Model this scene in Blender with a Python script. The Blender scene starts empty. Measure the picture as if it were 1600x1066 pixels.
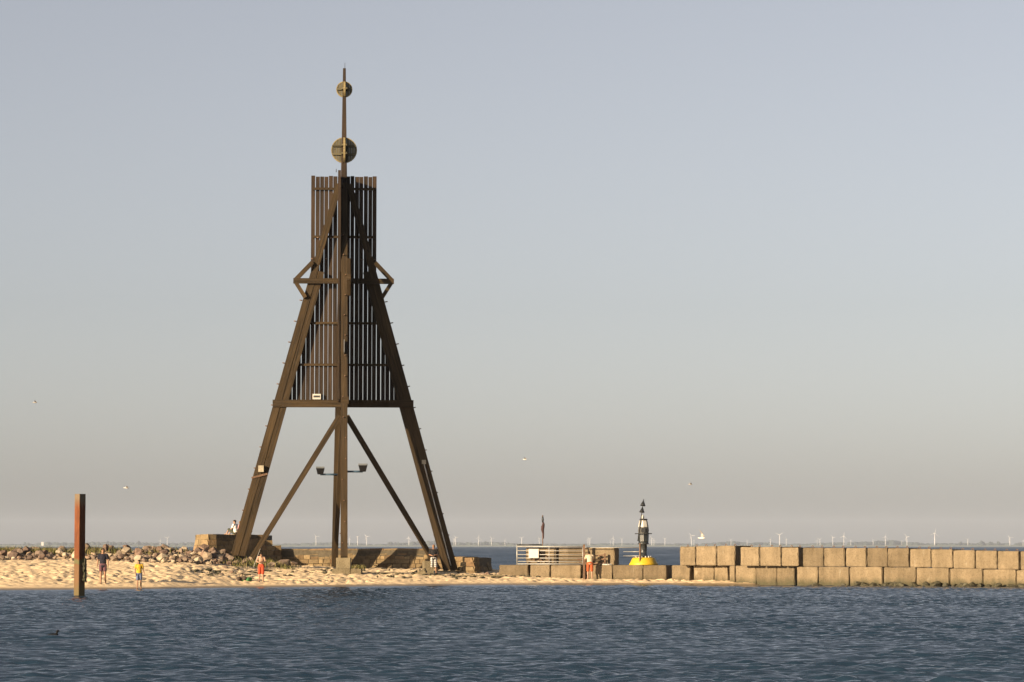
import bpy, bmesh, math, random
import numpy as np
from mathutils import Vector, Matrix, Quaternion
R = math.radians
rng = random.Random(7)
S = bpy.context.scene
COL = S.collection

# ------------------------------------------------------------------ camera, sky, sun, exposure
EYE = 2.3
FPX = 4700.0                     # focal length in pixels of the 1600 px wide photograph
PITCH = math.atan((853.5 - 533) / FPX)
cam = bpy.data.cameras.new('camera')
cam.sensor_width = 36
cam.lens = FPX * 36 / 1600
cam.clip_start = 1
cam.clip_end = 60000
camo = bpy.data.objects.new('camera', cam)
camo.location = (0, 0, EYE)
camo.rotation_euler = (R(90) + PITCH, 0, 0)
COL.objects.link(camo)
S.camera = camo

SUN_AZ, SUN_EL = 47.5, 14.3      # sun stands behind the camera, 47.5 degrees to the left, low
world = bpy.data.worlds.new('World')
S.world = world
world.use_nodes = True
wn = world.node_tree
wn.nodes.clear()
sky = wn.nodes.new('ShaderNodeTexSky')
sky.sky_type = 'NISHITA'
sky.sun_disc = False
sky.sun_elevation = R(SUN_EL)
sky.sun_rotation = R(180 + SUN_AZ)
sky.air_density = 0.8
sky.dust_density = 1.35
sky.ozone_density = 0.8
hs = wn.nodes.new('ShaderNodeHueSaturation')
hs.inputs['Saturation'].default_value = 0.42
bg = wn.nodes.new('ShaderNodeBackground')
bg.inputs['Strength'].default_value = 0.05
wo = wn.nodes.new('ShaderNodeOutputWorld')
wn.links.new(sky.outputs[0], hs.inputs['Color'])
tint = wn.nodes.new('ShaderNodeMix')
tint.data_type = 'RGBA'
tint.blend_type = 'MULTIPLY'
tint.inputs[0].default_value = 1.0
tint.inputs[7].default_value = (0.985, 0.946, 0.96, 1)
wn.links.new(hs.outputs[0], tint.inputs[6])
wn.links.new(tint.outputs[2], bg.inputs[0])
wn.links.new(bg.outputs[0], wo.inputs[0])

sl = bpy.data.lights.new('sun', 'SUN')
sl.energy = 5.0
sl.angle = R(0.5)
sl.color = (1.0, 0.76, 0.48)
so = bpy.data.objects.new('sun', sl)
so.location = (-60, -60, 60)
to_sun = Vector((-math.sin(R(SUN_AZ)) * math.cos(R(SUN_EL)), -math.cos(R(SUN_AZ)) * math.cos(R(SUN_EL)), math.sin(R(SUN_EL))))
so.rotation_mode = 'QUATERNION'
so.rotation_quaternion = to_sun.to_track_quat('Z', 'Y')
COL.objects.link(so)

S.view_settings.view_transform = 'Standard'
S.view_settings.look = 'None'
S.view_settings.exposure = 1.36
S.view_settings.gamma = 1.0

# ------------------------------------------------------------------ helpers
def P(px, py, Y):
    """world point at depth Y seen at photo pixel (px, py)"""
    u = (px - 800) / FPX
    v = (533 - py) / FPX
    d = Vector((u, math.cos(PITCH) - v * math.sin(PITCH), math.sin(PITCH) + v * math.cos(PITCH)))
    d *= Y / d.y
    return Vector((d.x, d.y, d.z + EYE))

def PX(px, Y): return P(px, 853.5, Y).x
def PZ(py, Y): return P(800, py, Y).z

def tag(o, label=None, cat=None, group=None, kind=None):
    if label: o['label'] = label
    if cat: o['category'] = cat
    if group: o['group'] = group
    if kind: o['kind'] = kind
    return o

def empty(name, loc, label, cat, group=None, rz=0):
    o = bpy.data.objects.new(name, None)
    o.empty_display_size = 0.3
    o.location = loc
    o.rotation_euler = (0, 0, rz)
    COL.objects.link(o)
    return tag(o, label, cat, group)

def copy_tree(o, parent=None):
    c = o.copy()
    COL.objects.link(c)
    if parent: c.parent = parent
    for ch in o.children: copy_tree(ch, c)
    return c

class MB:
    """collects simple solids into one mesh"""
    def __init__(s): s.v = []; s.f = []; s.uv = []; s.sm = []
    def face(s, idx, uv=None, smooth=False):
        s.f.append(idx); s.uv.append(uv or [(0, 0)] * len(idx)); s.sm.append(smooth)
    def hexa(s, c, L=(1, 1, 1), off=None):
        """8 corners: 0-3 ring at start, 4-7 ring at end; L=(w,d,len)"""
        b = len(s.v); s.v += [tuple(p) for p in c]
        ox, oy = off or (rng.uniform(0, 50), rng.uniform(0, 50))
        w, d, l = L
        u0 = ox
        for i, wd in enumerate((w, d, w, d)):
            j = (i + 1) % 4
            s.face([b + i, b + j, b + 4 + j, b + 4 + i], [(u0, oy), (u0 + wd, oy), (u0 + wd, oy + l), (u0, oy + l)])
            u0 += wd
        s.face([b + 3, b + 2, b + 1, b], [(ox, oy), (ox + w, oy), (ox + w, oy + d * .2), (ox, oy + d * .2)])
        s.face([b + 4, b + 5, b + 6, b + 7], [(ox, oy), (ox + w, oy), (ox + w, oy + d * .2), (ox, oy + d * .2)])
    def beam(s, p0, p1, w, d, ref=(0, 1, 0), w1=None, d1=None):
        p0, p1 = Vector(p0), Vector(p1)
        a = (p1 - p0); l = a.length; a.normalize()
        x = a.cross(Vector(ref))
        if x.length < 1e-4: x = a.cross(Vector((1, 0, 0)))
        x.normalize(); y = a.cross(x); y.normalize()
        w1 = w if w1 is None else w1; d1 = d if d1 is None else d1
        c = []
        for p, ww, dd in ((p0, w, d), (p1, w1, d1)):
            for sx, sy in ((-1, -1), (1, -1), (1, 1), (-1, 1)):
                c.append(p + x * (sx * ww / 2) + y * (sy * dd / 2))
        s.hexa(c, (w, d, l))
    def box(s, x0, x1, y0, y1, z0, z1):
        c = [(x0, y0, z0), (x1, y0, z0), (x1, y1, z0), (x0, y1, z0), (x0, y0, z1), (x1, y0, z1), (x1, y1, z1), (x0, y1, z1)]
        s.hexa(c, (abs(x1 - x0), abs(y1 - y0), abs(z1 - z0)))
    def prism(s, poly, z0, z1, top=None):
        b = len(s.v); n = len(poly); top = top or poly
        s.v += [(x, y, z0) for x, y in poly] + [(x, y, z1) for x, y in top]
        for i in range(n):
            j = (i + 1) % n
            s.face([b + i, b + j, b + n + j, b + n + i], [(0, 0), (1, 0), (1, 1), (0, 1)])
        s.face(list(range(b + n, b + 2 * n))); s.face(list(range(b + n - 1, b - 1, -1)))
    def rings(s, pts, radii, n=10, caps=True, smooth=True):
        """tube through points"""
        b = len(s.v); m = len(pts)
        pts = [Vector(p) for p in pts]
        vlen = 0
        prevx = None
        for k, p in enumerate(pts):
            a = (pts[min(k + 1, m - 1)] - pts[max(k - 1, 0)]).normalized()
            if prevx is None:
                x = a.orthogonal().normalized()
            else:
                x = (prevx - a * prevx.dot(a)).normalized()
            prevx = x
            y = a.cross(x)
            for i in range(n):
                t = 2 * math.pi * i / n
                s.v.append(tuple(p + (x * math.cos(t) + y * math.sin(t)) * radii[k]))
        for k in range(m - 1):
            for i in range(n):
                j = (i + 1) % n
                s.face([b + k * n + i, b + k * n + j, b + (k + 1) * n + j, b + (k + 1) * n + i],
                       [(i / n, k), ((i + 1) / n, k), ((i + 1) / n, k + 1), (i / n, k + 1)], smooth)
        if caps:
            s.face([b + i for i in range(n - 1, -1, -1)]); s.face([b + (m - 1) * n + i for i in range(n)])
    def tube(s, p0, p1, r0, r1=None, n=8): s.rings([p0, p1], [r0, r0 if r1 is None else r1], n)
    def lathe(s, prof, n=20, smooth=True, M=None):
        """prof: list of (r,z)"""
        b = len(s.v); m = len(prof)
        for r, z in prof:
            for i in range(n):
                t = 2 * math.pi * i / n
                p = Vector((r * math.cos(t), r * math.sin(t), z))
                s.v.append(tuple(M @ p if M else p))
        for k in range(m - 1):
            for i in range(n):
                j = (i + 1) % n
                s.face([b + k * n + i, b + k * n + j, b + (k + 1) * n + j, b + (k + 1) * n + i], None, smooth)
        s.face([b + i for i in range(n - 1, -1, -1)]); s.face([b + (m - 1) * n + i for i in range(n)])
    def ball(s, c, rad, M=None, nu=12, nv=8):
        c = Vector(c); rx, ry, rz = rad if hasattr(rad, '__len__') else (rad,) * 3
        b = len(s.v)
        for k in range(1, nv):
            ph = math.pi * k / nv
            for i in range(nu):
                t = 2 * math.pi * i / nu
                p = Vector((rx * math.sin(ph) * math.cos(t), ry * math.sin(ph) * math.sin(t), -rz * math.cos(ph)))
                s.v.append(tuple(c + (M @ p if M else p)))
        lo = Vector((0, 0, -rz)); hi = Vector((0, 0, rz))
        s.v.append(tuple(c + (M @ lo if M else lo))); s.v.append(tuple(c + (M @ hi if M else hi)))
        iL = b + (nv - 1) * nu; iH = iL + 1
        for k in range(nv - 2):
            for i in range(nu):
                j = (i + 1) % nu
                s.face([b + k * nu + i, b + k * nu + j, b + (k + 1) * nu + j, b + (k + 1) * nu + i], None, True)
        for i in range(nu):
            j = (i + 1) % nu
            s.face([iL, b + j, b + i], None, True)
            s.face([iH, b + (nv - 2) * nu + i, b + (nv - 2) * nu + j], None, True)
    def mesh(s, name, mat=None):
        me = bpy.data.meshes.new(name)
        me.from_pydata(s.v, [], s.f)
        uvl = me.uv_layers.new(name='UVMap')
        flat = [c for u in s.uv for p in u for c in p]
        uvl.data.foreach_set('uv', flat)
        me.polygons.foreach_set('use_smooth', s.sm)
        if mat: me.materials.append(mat)
        me.update()
        return me
    def build(s, name, mat, parent=None, loc=None):
        return link(name, s.mesh(name, mat), parent, loc)

def link(name, me, parent=None, loc=None):
    o = bpy.data.objects.new(name, me)
    COL.objects.link(o)
    if parent: o.parent = parent
    if loc is not None: o.location = loc
    return o

def np_mesh(name, verts, faces, mat, smooth=True):
    me = bpy.data.meshes.new(name)
    me.vertices.add(len(verts)); me.vertices.foreach_set('co', verts.astype(np.float32).ravel())
    nf = len(faces)
    me.loops.add(nf * 4); me.loops.foreach_set('vertex_index', faces.astype(np.int32).ravel())
    me.polygons.add(nf); me.polygons.foreach_set('loop_start', np.arange(0, nf * 4, 4, dtype=np.int32))
    me.polygons.foreach_set('use_smooth', np.full(nf, smooth, dtype=bool))
    me.update(calc_edges=True)
    me.materials.append(mat)
    return me

def grid_mesh(name, xs, ys, Z, mat, keep=None):
    nx, ny = len(xs), len(ys)
    X, Y = np.meshgrid(xs, ys)
    v = np.stack([X, Y, Z], -1).reshape(-1, 3)
    i = np.arange(ny - 1)[:, None] * nx + np.arange(nx - 1)[None, :]
    f = np.stack([i, i + 1, i + 1 + nx, i + nx], -1).reshape(-1, 4)
    if keep is not None: f = f[keep.reshape(-1)]
    return np_mesh(name, v, f, mat)

nprng = np.random.RandomState(11)
_tab = nprng.rand(256, 256)
def vnoise(x, y, scale, seed=0):
    x = x / scale + seed * 17.31; y = y / scale + seed * 9.77
    xi = np.floor(x).astype(int); yi = np.floor(y).astype(int)
    fx = x - xi; fy = y - yi
    fx = fx * fx * fx * (fx * (fx * 6 - 15) + 10); fy = fy * fy * fy * (fy * (fy * 6 - 15) + 10)
    g = lambda a, b: _tab[a % 256, b % 256]
    return (g(xi, yi) * (1 - fx) + g(xi + 1, yi) * fx) * (1 - fy) + (g(xi, yi + 1) * (1 - fx) + g(xi + 1, yi + 1) * fx) * fy

# ------------------------------------------------------------------ materials
class NT:
    def __init__(s, name):
        s.m = bpy.data.materials.new(name); s.m.use_nodes = True
        s.t = s.m.node_tree
        s.b = s.t.nodes['Principled BSDF']
    def n(s, typ, props=None, **ins):
        nd = s.t.nodes.new('ShaderNode' + typ)
        for k, v in (props or {}).items(): setattr(nd, k, v)
        for k, v in ins.items():
            k2 = int(k[1:]) if k[0] == 'i' and k[1:].isdigit() else k
            s.set(nd.inputs[k2], v)
        return nd
    def set(s, sock, v):
        if isinstance(v, bpy.types.NodeSocket): s.t.links.new(v, sock)
        elif hasattr(sock.default_value, '__len__') and not isinstance(v, (int, float)) and len(v) == 3 and len(sock.default_value) == 4:
            sock.default_value = (*v, 1)
        else: sock.default_value = v
    def ramp(s, fac, stops, interp='LINEAR'):
        nd = s.t.nodes.new('ShaderNodeValToRGB'); e = nd.color_ramp.elements
        nd.color_ramp.interpolation = interp
        while len(e) < len(stops): e.new(0.5)
        for el, (p, c) in zip(e, stops): el.position = p; el.color = (*c, 1) if len(c) == 3 else c
        s.set(nd.inputs[0], fac)
        return nd.outputs[0]
    def noise(s, vec, scale, detail=4, rough=0.55):
        nd = s.n('TexNoise', None, Vector=vec, Scale=scale, Detail=detail, Roughness=rough)
        return nd.outputs[0]
    def mapping(s, vec, scale):
        return s.n('Mapping', None, Vector=vec, Scale=scale).outputs[0]
    def math(s, op, a, b=0.0):
        nd = s.n('Math', {'operation': op}); s.set(nd.inputs[0], a); s.set(nd.inputs[1], b); return nd.outputs[0]
    def mix(s, fac, a, b, mode='MIX'):
        nd = s.n('Mix', {'data_type': 'RGBA', 'blend_type': mode})
        s.set(nd.inputs[0], fac); s.set(nd.inputs[6], a); s.set(nd.inputs[7], b)
        return nd.outputs[2]
    def maprange(s, v, a, b, c=0.0, d=1.0):
        nd = s.n('MapRange'); s.set(nd.inputs[0], v)
        for i, q in enumerate((a, b, c, d)): nd.inputs[i + 1].default_value = q
        return nd.outputs[0]
    def bump(s, h, strength=0.5, dist=0.02):
        nd = s.n('Bump', None, Height=h, Strength=strength, Distance=dist)
        s.set(s.b.inputs['Normal'], nd.outputs[0])
    def base(s, c, rough=0.8, metal=0.0, spec=0.3):
        s.set(s.b.inputs['Base Color'], c); s.set(s.b.inputs['Roughness'], rough)
        s.set(s.b.inputs['Metallic'], metal); s.set(s.b.inputs['Specular IOR Level'], spec)
        return s.m
    def obj(s): return s.n('TexCoord').outputs['Object']
    def uv(s): return s.n('TexCoord').outputs['UV']
    def pos(s): return s.n('NewGeometry').outputs['Position']
    def island(s): return s.n('NewGeometry').outputs['Random Per Island']
    def orand(s): return s.n('ObjectInfo').outputs['Random']

def noisy(name, c, rough=0.8, var=0.25, scale=6.0, metal=0.0, spec=0.3, bump=0.2):
    t = NT(name)
    f = t.noise(t.obj(), scale, 5)
    lo = tuple(x * (1 - var) for x in c); hi = tuple(min(1, x * (1 + var)) for x in c)
    t.bump(f, bump, 0.01)
    return t.base(t.ramp(f, [(0.3, lo), (0.7, hi)]), rough, metal, spec)

def wood_mat(name, dark, mid, light):
    t = NT(name)
    uv = t.uv()
    g = t.noise(t.mapping(uv, (9, 0.35, 1)), 1.0, 6, 0.65)
    big = t.noise(t.mapping(uv, (0.8, 0.25, 1)), 1.0, 3)
    col = t.ramp(g, [(0.25, dark), (0.5, mid), (0.75, light)])
    isl = t.maprange(t.island(), 0, 1, 0.62, 1.35)
    b2 = t.maprange(big, 0.3, 0.7, 0.65, 1.3)
    col = t.mix(1.0, col, t.n('CombineColor', None, i0=isl, i1=isl, i2=isl).outputs[0], 'MULTIPLY')
    col = t.mix(1.0, col, t.n('CombineColor', None, i0=b2, i1=b2, i2=b2).outputs[0], 'MULTIPLY')
    knots = t.noise(t.mapping(uv, (3, 1.6, 1)), 1.0, 2)
    col = t.mix(t.maprange(knots, 0.68, 0.74, 0, 0.8), col, dark)
    crack = t.noise(t.mapping(uv, (16, 0.22, 1)), 1.0, 2, 0.5)
    col = t.mix(t.maprange(crack, 0.63, 0.67, 0, 0.75), col, tuple(x * 0.25 for x in dark))
    grey = t.noise(t.mapping(uv, (2.2, 0.3, 1)), 1.0, 4, 0.6)
    col = t.mix(t.maprange(grey, 0.58, 0.72, 0, 0.5), col, (light[0] * 1.15, light[1] * 1.22, light[2] * 1.4))
    t.bump(g, 0.6, 0.02)
    return t.base(col, 0.82, 0, 0.25)

WOOD = wood_mat('weathered_timber', (0.010, 0.007, 0.003), (0.023, 0.014, 0.008), (0.039, 0.026, 0.016))
WOOD_BEAM = wood_mat('weathered_beam', (0.011, 0.008, 0.003), (0.030, 0.019, 0.008), (0.057, 0.037, 0.016))
WOOD_BALL = wood_mat('ball_slats', (0.038, 0.033, 0.018), (0.082, 0.072, 0.042), (0.135, 0.120, 0.073))
RIM = noisy('pale_rim_paint', (0.192, 0.153, 0.074), 0.6, 0.25, 4)

def concrete_mat(name, lo, hi, tide=True):
    t = NT(name)
    o = t.pos()
    a = t.noise(o, 1.3, 6, 0.65)
    st = t.noise(t.mapping(o, (2.2, 2.2, 0.35)), 1.6, 5, 0.6)
    f = t.math('ADD', t.math('MULTIPLY', a, 0.55), t.math('MULTIPLY', st, 0.45))
    col = t.ramp(f, [(0.32, lo), (0.68, hi)])
    orr = t.maprange(t.orand(), 0, 1, 0.74, 1.18)
    col = t.mix(1.0, col, t.n('CombineColor', None, i0=orr, i1=orr, i2=orr).outputs[0], 'MULTIPLY')
    fine = t.noise(o, 14, 4, 0.7)
    col = t.mix(t.maprange(fine, 0.52, 0.70, 0, 0.7), col, tuple(x * 0.5 for x in lo))
    pale = t.noise(t.mapping(o, (3, 3, 0.8)), 1.1, 3, 0.6)
    col = t.mix(t.maprange(pale, 0.66, 0.78, 0, 0.45), col, (0.36, 0.33, 0.26))
    if tide:
        z = t.n('SeparateXYZ', None, Vector=o).outputs[2]
        zz = t.math('ADD', z, t.math('MULTIPLY', t.noise(t.mapping(o, (1, 1, 0.3)), 2.2, 5), -0.75))
        col = t.mix(t.maprange(zz, -0.25, 0.14, 0.92, 0), col, (0.055, 0.052, 0.03))
    t.bump(t.math('ADD', a, fine), 0.9, 0.05)
    return t.base(col, 0.9, 0, 0.2)
CONC = concrete_mat('sea_wall_concrete', (0.108, 0.083, 0.050), (0.216, 0.168, 0.107))
CONC2 = concrete_mat('footing_concrete', (0.124, 0.101, 0.061), (0.200, 0.167, 0.106), False)

def stone_mat(name, stops, rnd, scale=3.0):
    t = NT(name)
    o = t.pos()
    r = t.island() if rnd == 'island' else t.orand()
    col = t.ramp(r, stops)
    a = t.noise(o, scale, 6, 0.65)
    k = t.maprange(a, 0.3, 0.7, 0.6, 1.3)
    col = t.mix(1.0, col, t.n('CombineColor', None, i0=k, i1=k, i2=k).outputs[0], 'MULTIPLY')
    t.bump(t.noise(o, scale * 2.5, 6, 0.7), 0.8, 0.05)
    return t.base(col, 0.88, 0, 0.25)
MASON = stone_mat('masonry_stone', [(0, (0.111, 0.075, 0.041)), (0.3, (0.183, 0.133, 0.070)), (0.55, (0.149, 0.111, 0.062)), (0.8, (0.221, 0.164, 0.090)), (1, (0.165, 0.101, 0.053))], 'island')
MORTAR = noisy('mortar', (0.089, 0.075, 0.052), 0.95, 0.3, 5)
ROCK = stone_mat('boulder_granite', [(0, (0.09, 0.065, 0.052)), (0.2, (0.18, 0.12, 0.088)), (0.42, (0.24, 0.185, 0.13)), (0.6, (0.13, 0.095, 0.075)), (0.78, (0.19, 0.148, 0.112)), (0.92, (0.38, 0.32, 0.23)), (1, (0.07, 0.06, 0.053))], 'object', 2.2)

def sand_mat():
    t = NT('beach_sand')
    o = t.pos()
    a = t.noise(o, 0.35, 5, 0.6)
    f = t.noise(o, 5.0, 5, 0.7)
    col = t.ramp(t.math('ADD', t.math('MULTIPLY', a, 0.5), t.math('MULTIPLY', f, 0.5)), [(0.3, (0.49, 0.375, 0.235)), (0.7, (0.67, 0.525, 0.34))])
    deb = t.noise(t.mapping(o, (1.2, 0.5, 1)), 1.5, 6, 0.75)
    col = t.mix(t.maprange(deb, 0.67, 0.73, 0, 0.55), col, (0.16, 0.115, 0.07))
    z = t.n('SeparateXYZ', None, Vector=o).outputs[2]
    zz = t.math('ADD', z, t.math('MULTIPLY', t.noise(o, 0.7, 3), -0.06))
    wet = t.maprange(zz, 0.02, 0.10, 1, 0)
    col = t.mix(wet, col, (0.19, 0.145, 0.09))
    t.bump(f, 0.5, 0.04)
    return t.base(col, t.maprange(wet, 0, 1, 0.95, 0.35), 0, 0.25)
SAND = sand_mat()

def water_mat():
    t = NT('sea_water')
    o = t.pos()
    # open sea beyond the spit is rougher than the harbour water
    sep = t.n('SeparateXYZ', None, Vector=o)
    far = t.math('MAXIMUM', t.maprange(sep.outputs[1], 186, 196, 0, 1), t.maprange(t.math('ABSOLUTE', sep.outputs[0]), 30, 40, 0, 1))
    fine = t.n('TexNoise', None, Vector=t.mapping(o, (0.7, 0.6, 1)), Scale=5.5, Detail=3, Roughness=0.65).outputs[1]
    swell = t.n('TexNoise', None, Vector=t.mapping(o, (0.30, 0.055, 1)), Scale=0.35, Detail=5, Roughness=0.7).outputs[1]
    def vm(op, p, q_):
        nd = t.n('VectorMath', {'operation': op}); t.set(nd.inputs[0], p); t.set(nd.inputs[1], q_); return nd.outputs[0]
    def tilt(c, k, bias):
        v_ = vm('SUBTRACT', c, (0.5, 0.5, 0.5)); v_ = vm('MULTIPLY', v_, (k, k, 0)); return vm('ADD', v_, (0, bias, 0))
    near_t = tilt(fine, 0.42, -0.12)
    far_t = vm('ADD', tilt(fine, 0.5, -0.16), tilt(swell, 0.55, -0.04))
    mx = t.n('Mix', {'data_type': 'VECTOR'}); t.set(mx.inputs[0], far); t.set(mx.inputs[4], near_t); t.set(mx.inputs[5], far_t)
    nrm = vm('NORMALIZE', vm('ADD', t.n('NewGeometry').outputs['Normal'], mx.outputs[1]), (0, 0, 0))
    t.set(t.b.inputs['Normal'], nrm)
    t.b.inputs['IOR'].default_value = 1.333
    pat = t.noise(t.mapping(o, (0.05, 0.02, 1)), 1.0, 4, 0.6)
    col = t.ramp(pat, [(0.3, (0.009, 0.022, 0.041)), (0.7, (0.015, 0.031, 0.053))])
    return t.base(col, t.maprange(far, 0, 1, 0.06, 0.25), 0, 0.5)
WATER = water_mat()

def rust_mat():
    t = NT('rusty_steel')
    o = t.pos()
    a = t.noise(t.mapping(o, (3, 3, 0.9)), 1.6, 6, 0.65)
    col = t.ramp(a, [(0.3, (0.06, 0.022, 0.012)), (0.55, (0.125, 0.042, 0.016)), (0.75, (0.20, 0.075, 0.028))])
    z = t.n('SeparateXYZ', None, Vector=o).outputs[2]
    zz = t.math('ADD', z, t.math('MULTIPLY', a, 0.5))
    col = t.mix(t.maprange(zz, 4.3, 4.75, 0, 0.85), col, (0.13, 0.105, 0.07))
    col = t.mix(t.maprange(zz, 1.95, 1.6, 0, 0.8), col, (0.12, 0.075, 0.04))
    col = t.mix(t.maprange(zz, 0.95, 0.45, 0, 0.85), col, (0.09, 0.075, 0.035))
    band = t.math('MULTIPLY', t.maprange(zz, 1.70, 1.78, 0, 1), t.maprange(zz, 1.92, 2.0, 1, 0))
    col = t.mix(band, col, (0.09, 0.085, 0.04))
    t.bump(a, 0.5, 0.03)
    return t.base(col, 0.85, 0, 0.2)
RUST = rust_mat()

GALV = noisy('galvanised_steel', (0.255, 0.255, 0.245), 0.5, 0.15, 5, 0.3, 0.5)
IRON = noisy('brown_rusty_iron', (0.11, 0.065, 0.04), 0.8, 0.3, 8)
DARKM = noisy('dark_painted_metal', (0.020, 0.022, 0.024), 0.5, 0.3, 6, 0, 0.4)
BLUEP = noisy('blue_painted_steel', (0.035, 0.07, 0.11), 0.5, 0.2, 6)
BLACKP = noisy('black_buoy_paint', (0.022, 0.026, 0.028), 0.42, 0.3, 5, 0, 0.5)
YELLOWP = noisy('yellow_buoy_paint', (0.447, 0.287, 0.013), 0.5, 0.12, 5, 0, 0.4)
GREYP = noisy('grey_grp_panel', (0.075, 0.073, 0.066), 0.6, 0.15, 4)
MATTEB = noisy('matt_black_housing', (0.008, 0.008, 0.009), 0.8, 0.3, 6, 0, 0.08)
WHITEP = noisy('white_paint', (0.388, 0.378, 0.349), 0.5, 0.06, 4)
TURB = noisy('turbine_white', (0.430, 0.430, 0.425), 0.5, 0.03, 0.1)
GLASS = noisy('lamp_glass', (0.105, 0.115, 0.122), 0.12, 0.1, 3, 0, 0.5)
BEIGE = noisy('beige_box', (0.270, 0.240, 0.180), 0.7, 0.2, 6)
STEELP = noisy('zinc_plate', (0.20, 0.21, 0.22), 0.5, 0.2, 9, 0.4)
WEED = noisy('dark_seaweed', (0.035, 0.033, 0.018), 0.75, 0.5, 9)
FLAGC = noisy('dark_red_flag', (0.044, 0.022, 0.022), 0.85, 0.3, 6)
FARLAND = noisy('far_meadow', (0.08, 0.10, 0.05), 0.95, 0.2, 0.02)
FARTREE = noisy('far_foliage', (0.02, 0.03, 0.025), 0.95, 0.35, 0.05)
GULLW = noisy('gull_white', (0.525, 0.518, 0.490), 0.8, 0.08, 10)
GULLG = noisy('gull_grey', (0.32, 0.30, 0.28), 0.8, 0.15, 10)
def grass_mat():
    t = NT('dune_grass')
    col = t.ramp(t.island(), [(0, (0.055, 0.062, 0.02)), (0.5, (0.11, 0.105, 0.035)), (1, (0.19, 0.155, 0.065))])
    return t.base(col, 0.8, 0, 0.2)
GRASS = grass_mat()
SKIN = noisy('skin_tanned', (0.232, 0.129, 0.079), 0.6, 0.1, 5)
SKINF = noisy('skin_fair', (0.285, 0.174, 0.116), 0.6, 0.1, 5)
def cloth(name, c, var=0.12): return noisy(name, c, 0.9, var, 12, 0, 0.15, 0.4)

# ------------------------------------------------------------------ ground: beach spit, water, far shore
_SX = np.array([-80, -26.9, -19.0, -15.3, -10.9, -3.0, 3.84, 8.8, 13.0, 14.3, 15.2, 17.5, 22, 90])
_SY = np.array([140, 158.0, 162.6, 167.6, 170.0, 177.0, 180.3, 180.3, 178.2, 177.6, 180.5, 192, 214, 260])
_AX = np.array([-80, -19, -15, -10.9, 4, 20]); _AA = np.array([1.85, 1.75, 1.2, 0.98, 0.92, 0.9])
_BX = np.array([-80, -20, -17, -8, -1.5, 0, 6, 10, 14]); _BB = np.array([196, 198, 203, 204, 201, 195, 192, 189.5, 188])
def mound(X, Y):
    """rock bank left of the stone wall"""
    ym = np.interp(X, [-80, -27, -20, -16], [184, 186.5, 188, 189.5])
    w = np.interp(X, [-80, -27, -19, -16.5, -14], [6, 5.5, 5.0, 4, 2])
    hgt = np.interp(X, [-80, -27, -19, -16.5, -13.5], [0.30, 0.30, 0.40, 0.12, 0.0])
    q = np.clip(1 - np.abs(Y - ym) / w, 0, 1)
    return hgt * q * q * (3 - 2 * q)
def ground(X, Y):
    X = np.asarray(X, float); Y = np.asarray(Y, float)
    t = Y - np.interp(X, _SX, _SY)
    z = np.where(t > 0, np.interp(X, _AX, _AA) * (1 - np.exp(-np.maximum(t, 0) / 13)), np.maximum(0.09 * t, -2.4))
    z = z + mound(X, Y) * (t > 0)
    b = np.clip((Y - np.interp(X, _BX, _BB)) / 7, 0, 1)
    return z * (1 - b) - 2.4 * b
def gz(x, y): return float(ground(x, y))
def ghit(px, py):
    for k in range(2400):
        Y = 140 + k * 0.03
        p = P(px, py, Y)
        if gz(p.x, Y) >= p.z: return Vector((p.x, Y, gz(p.x, Y)))
    p = P(px, py, 186); p.z = gz(p.x, p.y); return p

xs = np.arange(-36, 17, 0.11); ys = np.concatenate([np.arange(150, 196, 0.12), np.arange(196, 216, 0.4)])
GX, GY = np.meshgrid(xs, ys)
Z = ground(GX, GY)
wgt = np.clip((GY - np.interp(GX, _SX, _SY) - 0.6) / 3, 0, 1)
wx = GX + 0.25 * (vnoise(GX, GY, 0.9, 5) - 0.5)
n1 = vnoise(wx, GY * 0.8, 0.25, 1); n2 = vnoise(wx, GY, 0.2, 2); n3 = vnoise(GX, GY, 3.5, 3); n4 = vnoise(wx, GY, 1.1, 4)
dim = np.minimum(n1 - 0.45, 0.18)
Z = Z + wgt * ((0.10 + 0.20 * vnoise(GX, GY * 0.6, 2.6, 9)) * dim + 0.09 * (n2 - 0.5) + 0.03 * (n3 - 0.5) + 0.02 * (n4 - 0.5))
beach = link('beach_sand', grid_mesh('beach_sand', xs, ys, Z, SAND)); tag(beach, kind='structure')
# the strand carries on out of the picture to the left, and a seabed lies under all the water
xs2 = np.concatenate([np.linspace(-400, -80, 12), np.arange(-76, -35.9, 1.0)]); ys2 = np.arange(120, 217, 1.0)
A, B = np.meshgrid(xs2, ys2)
o = link('beach_sand', grid_mesh('beach_far', xs2, ys2, ground(A, B) - 0.004, SAND)); tag(o, kind='structure')
o = link('seabed', grid_mesh('seabed', np.array([-6000., 6000.]), np.array([-150., 17300.]), np.full((2, 2), -2.6), SAND)); tag(o, kind='structure')

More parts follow.
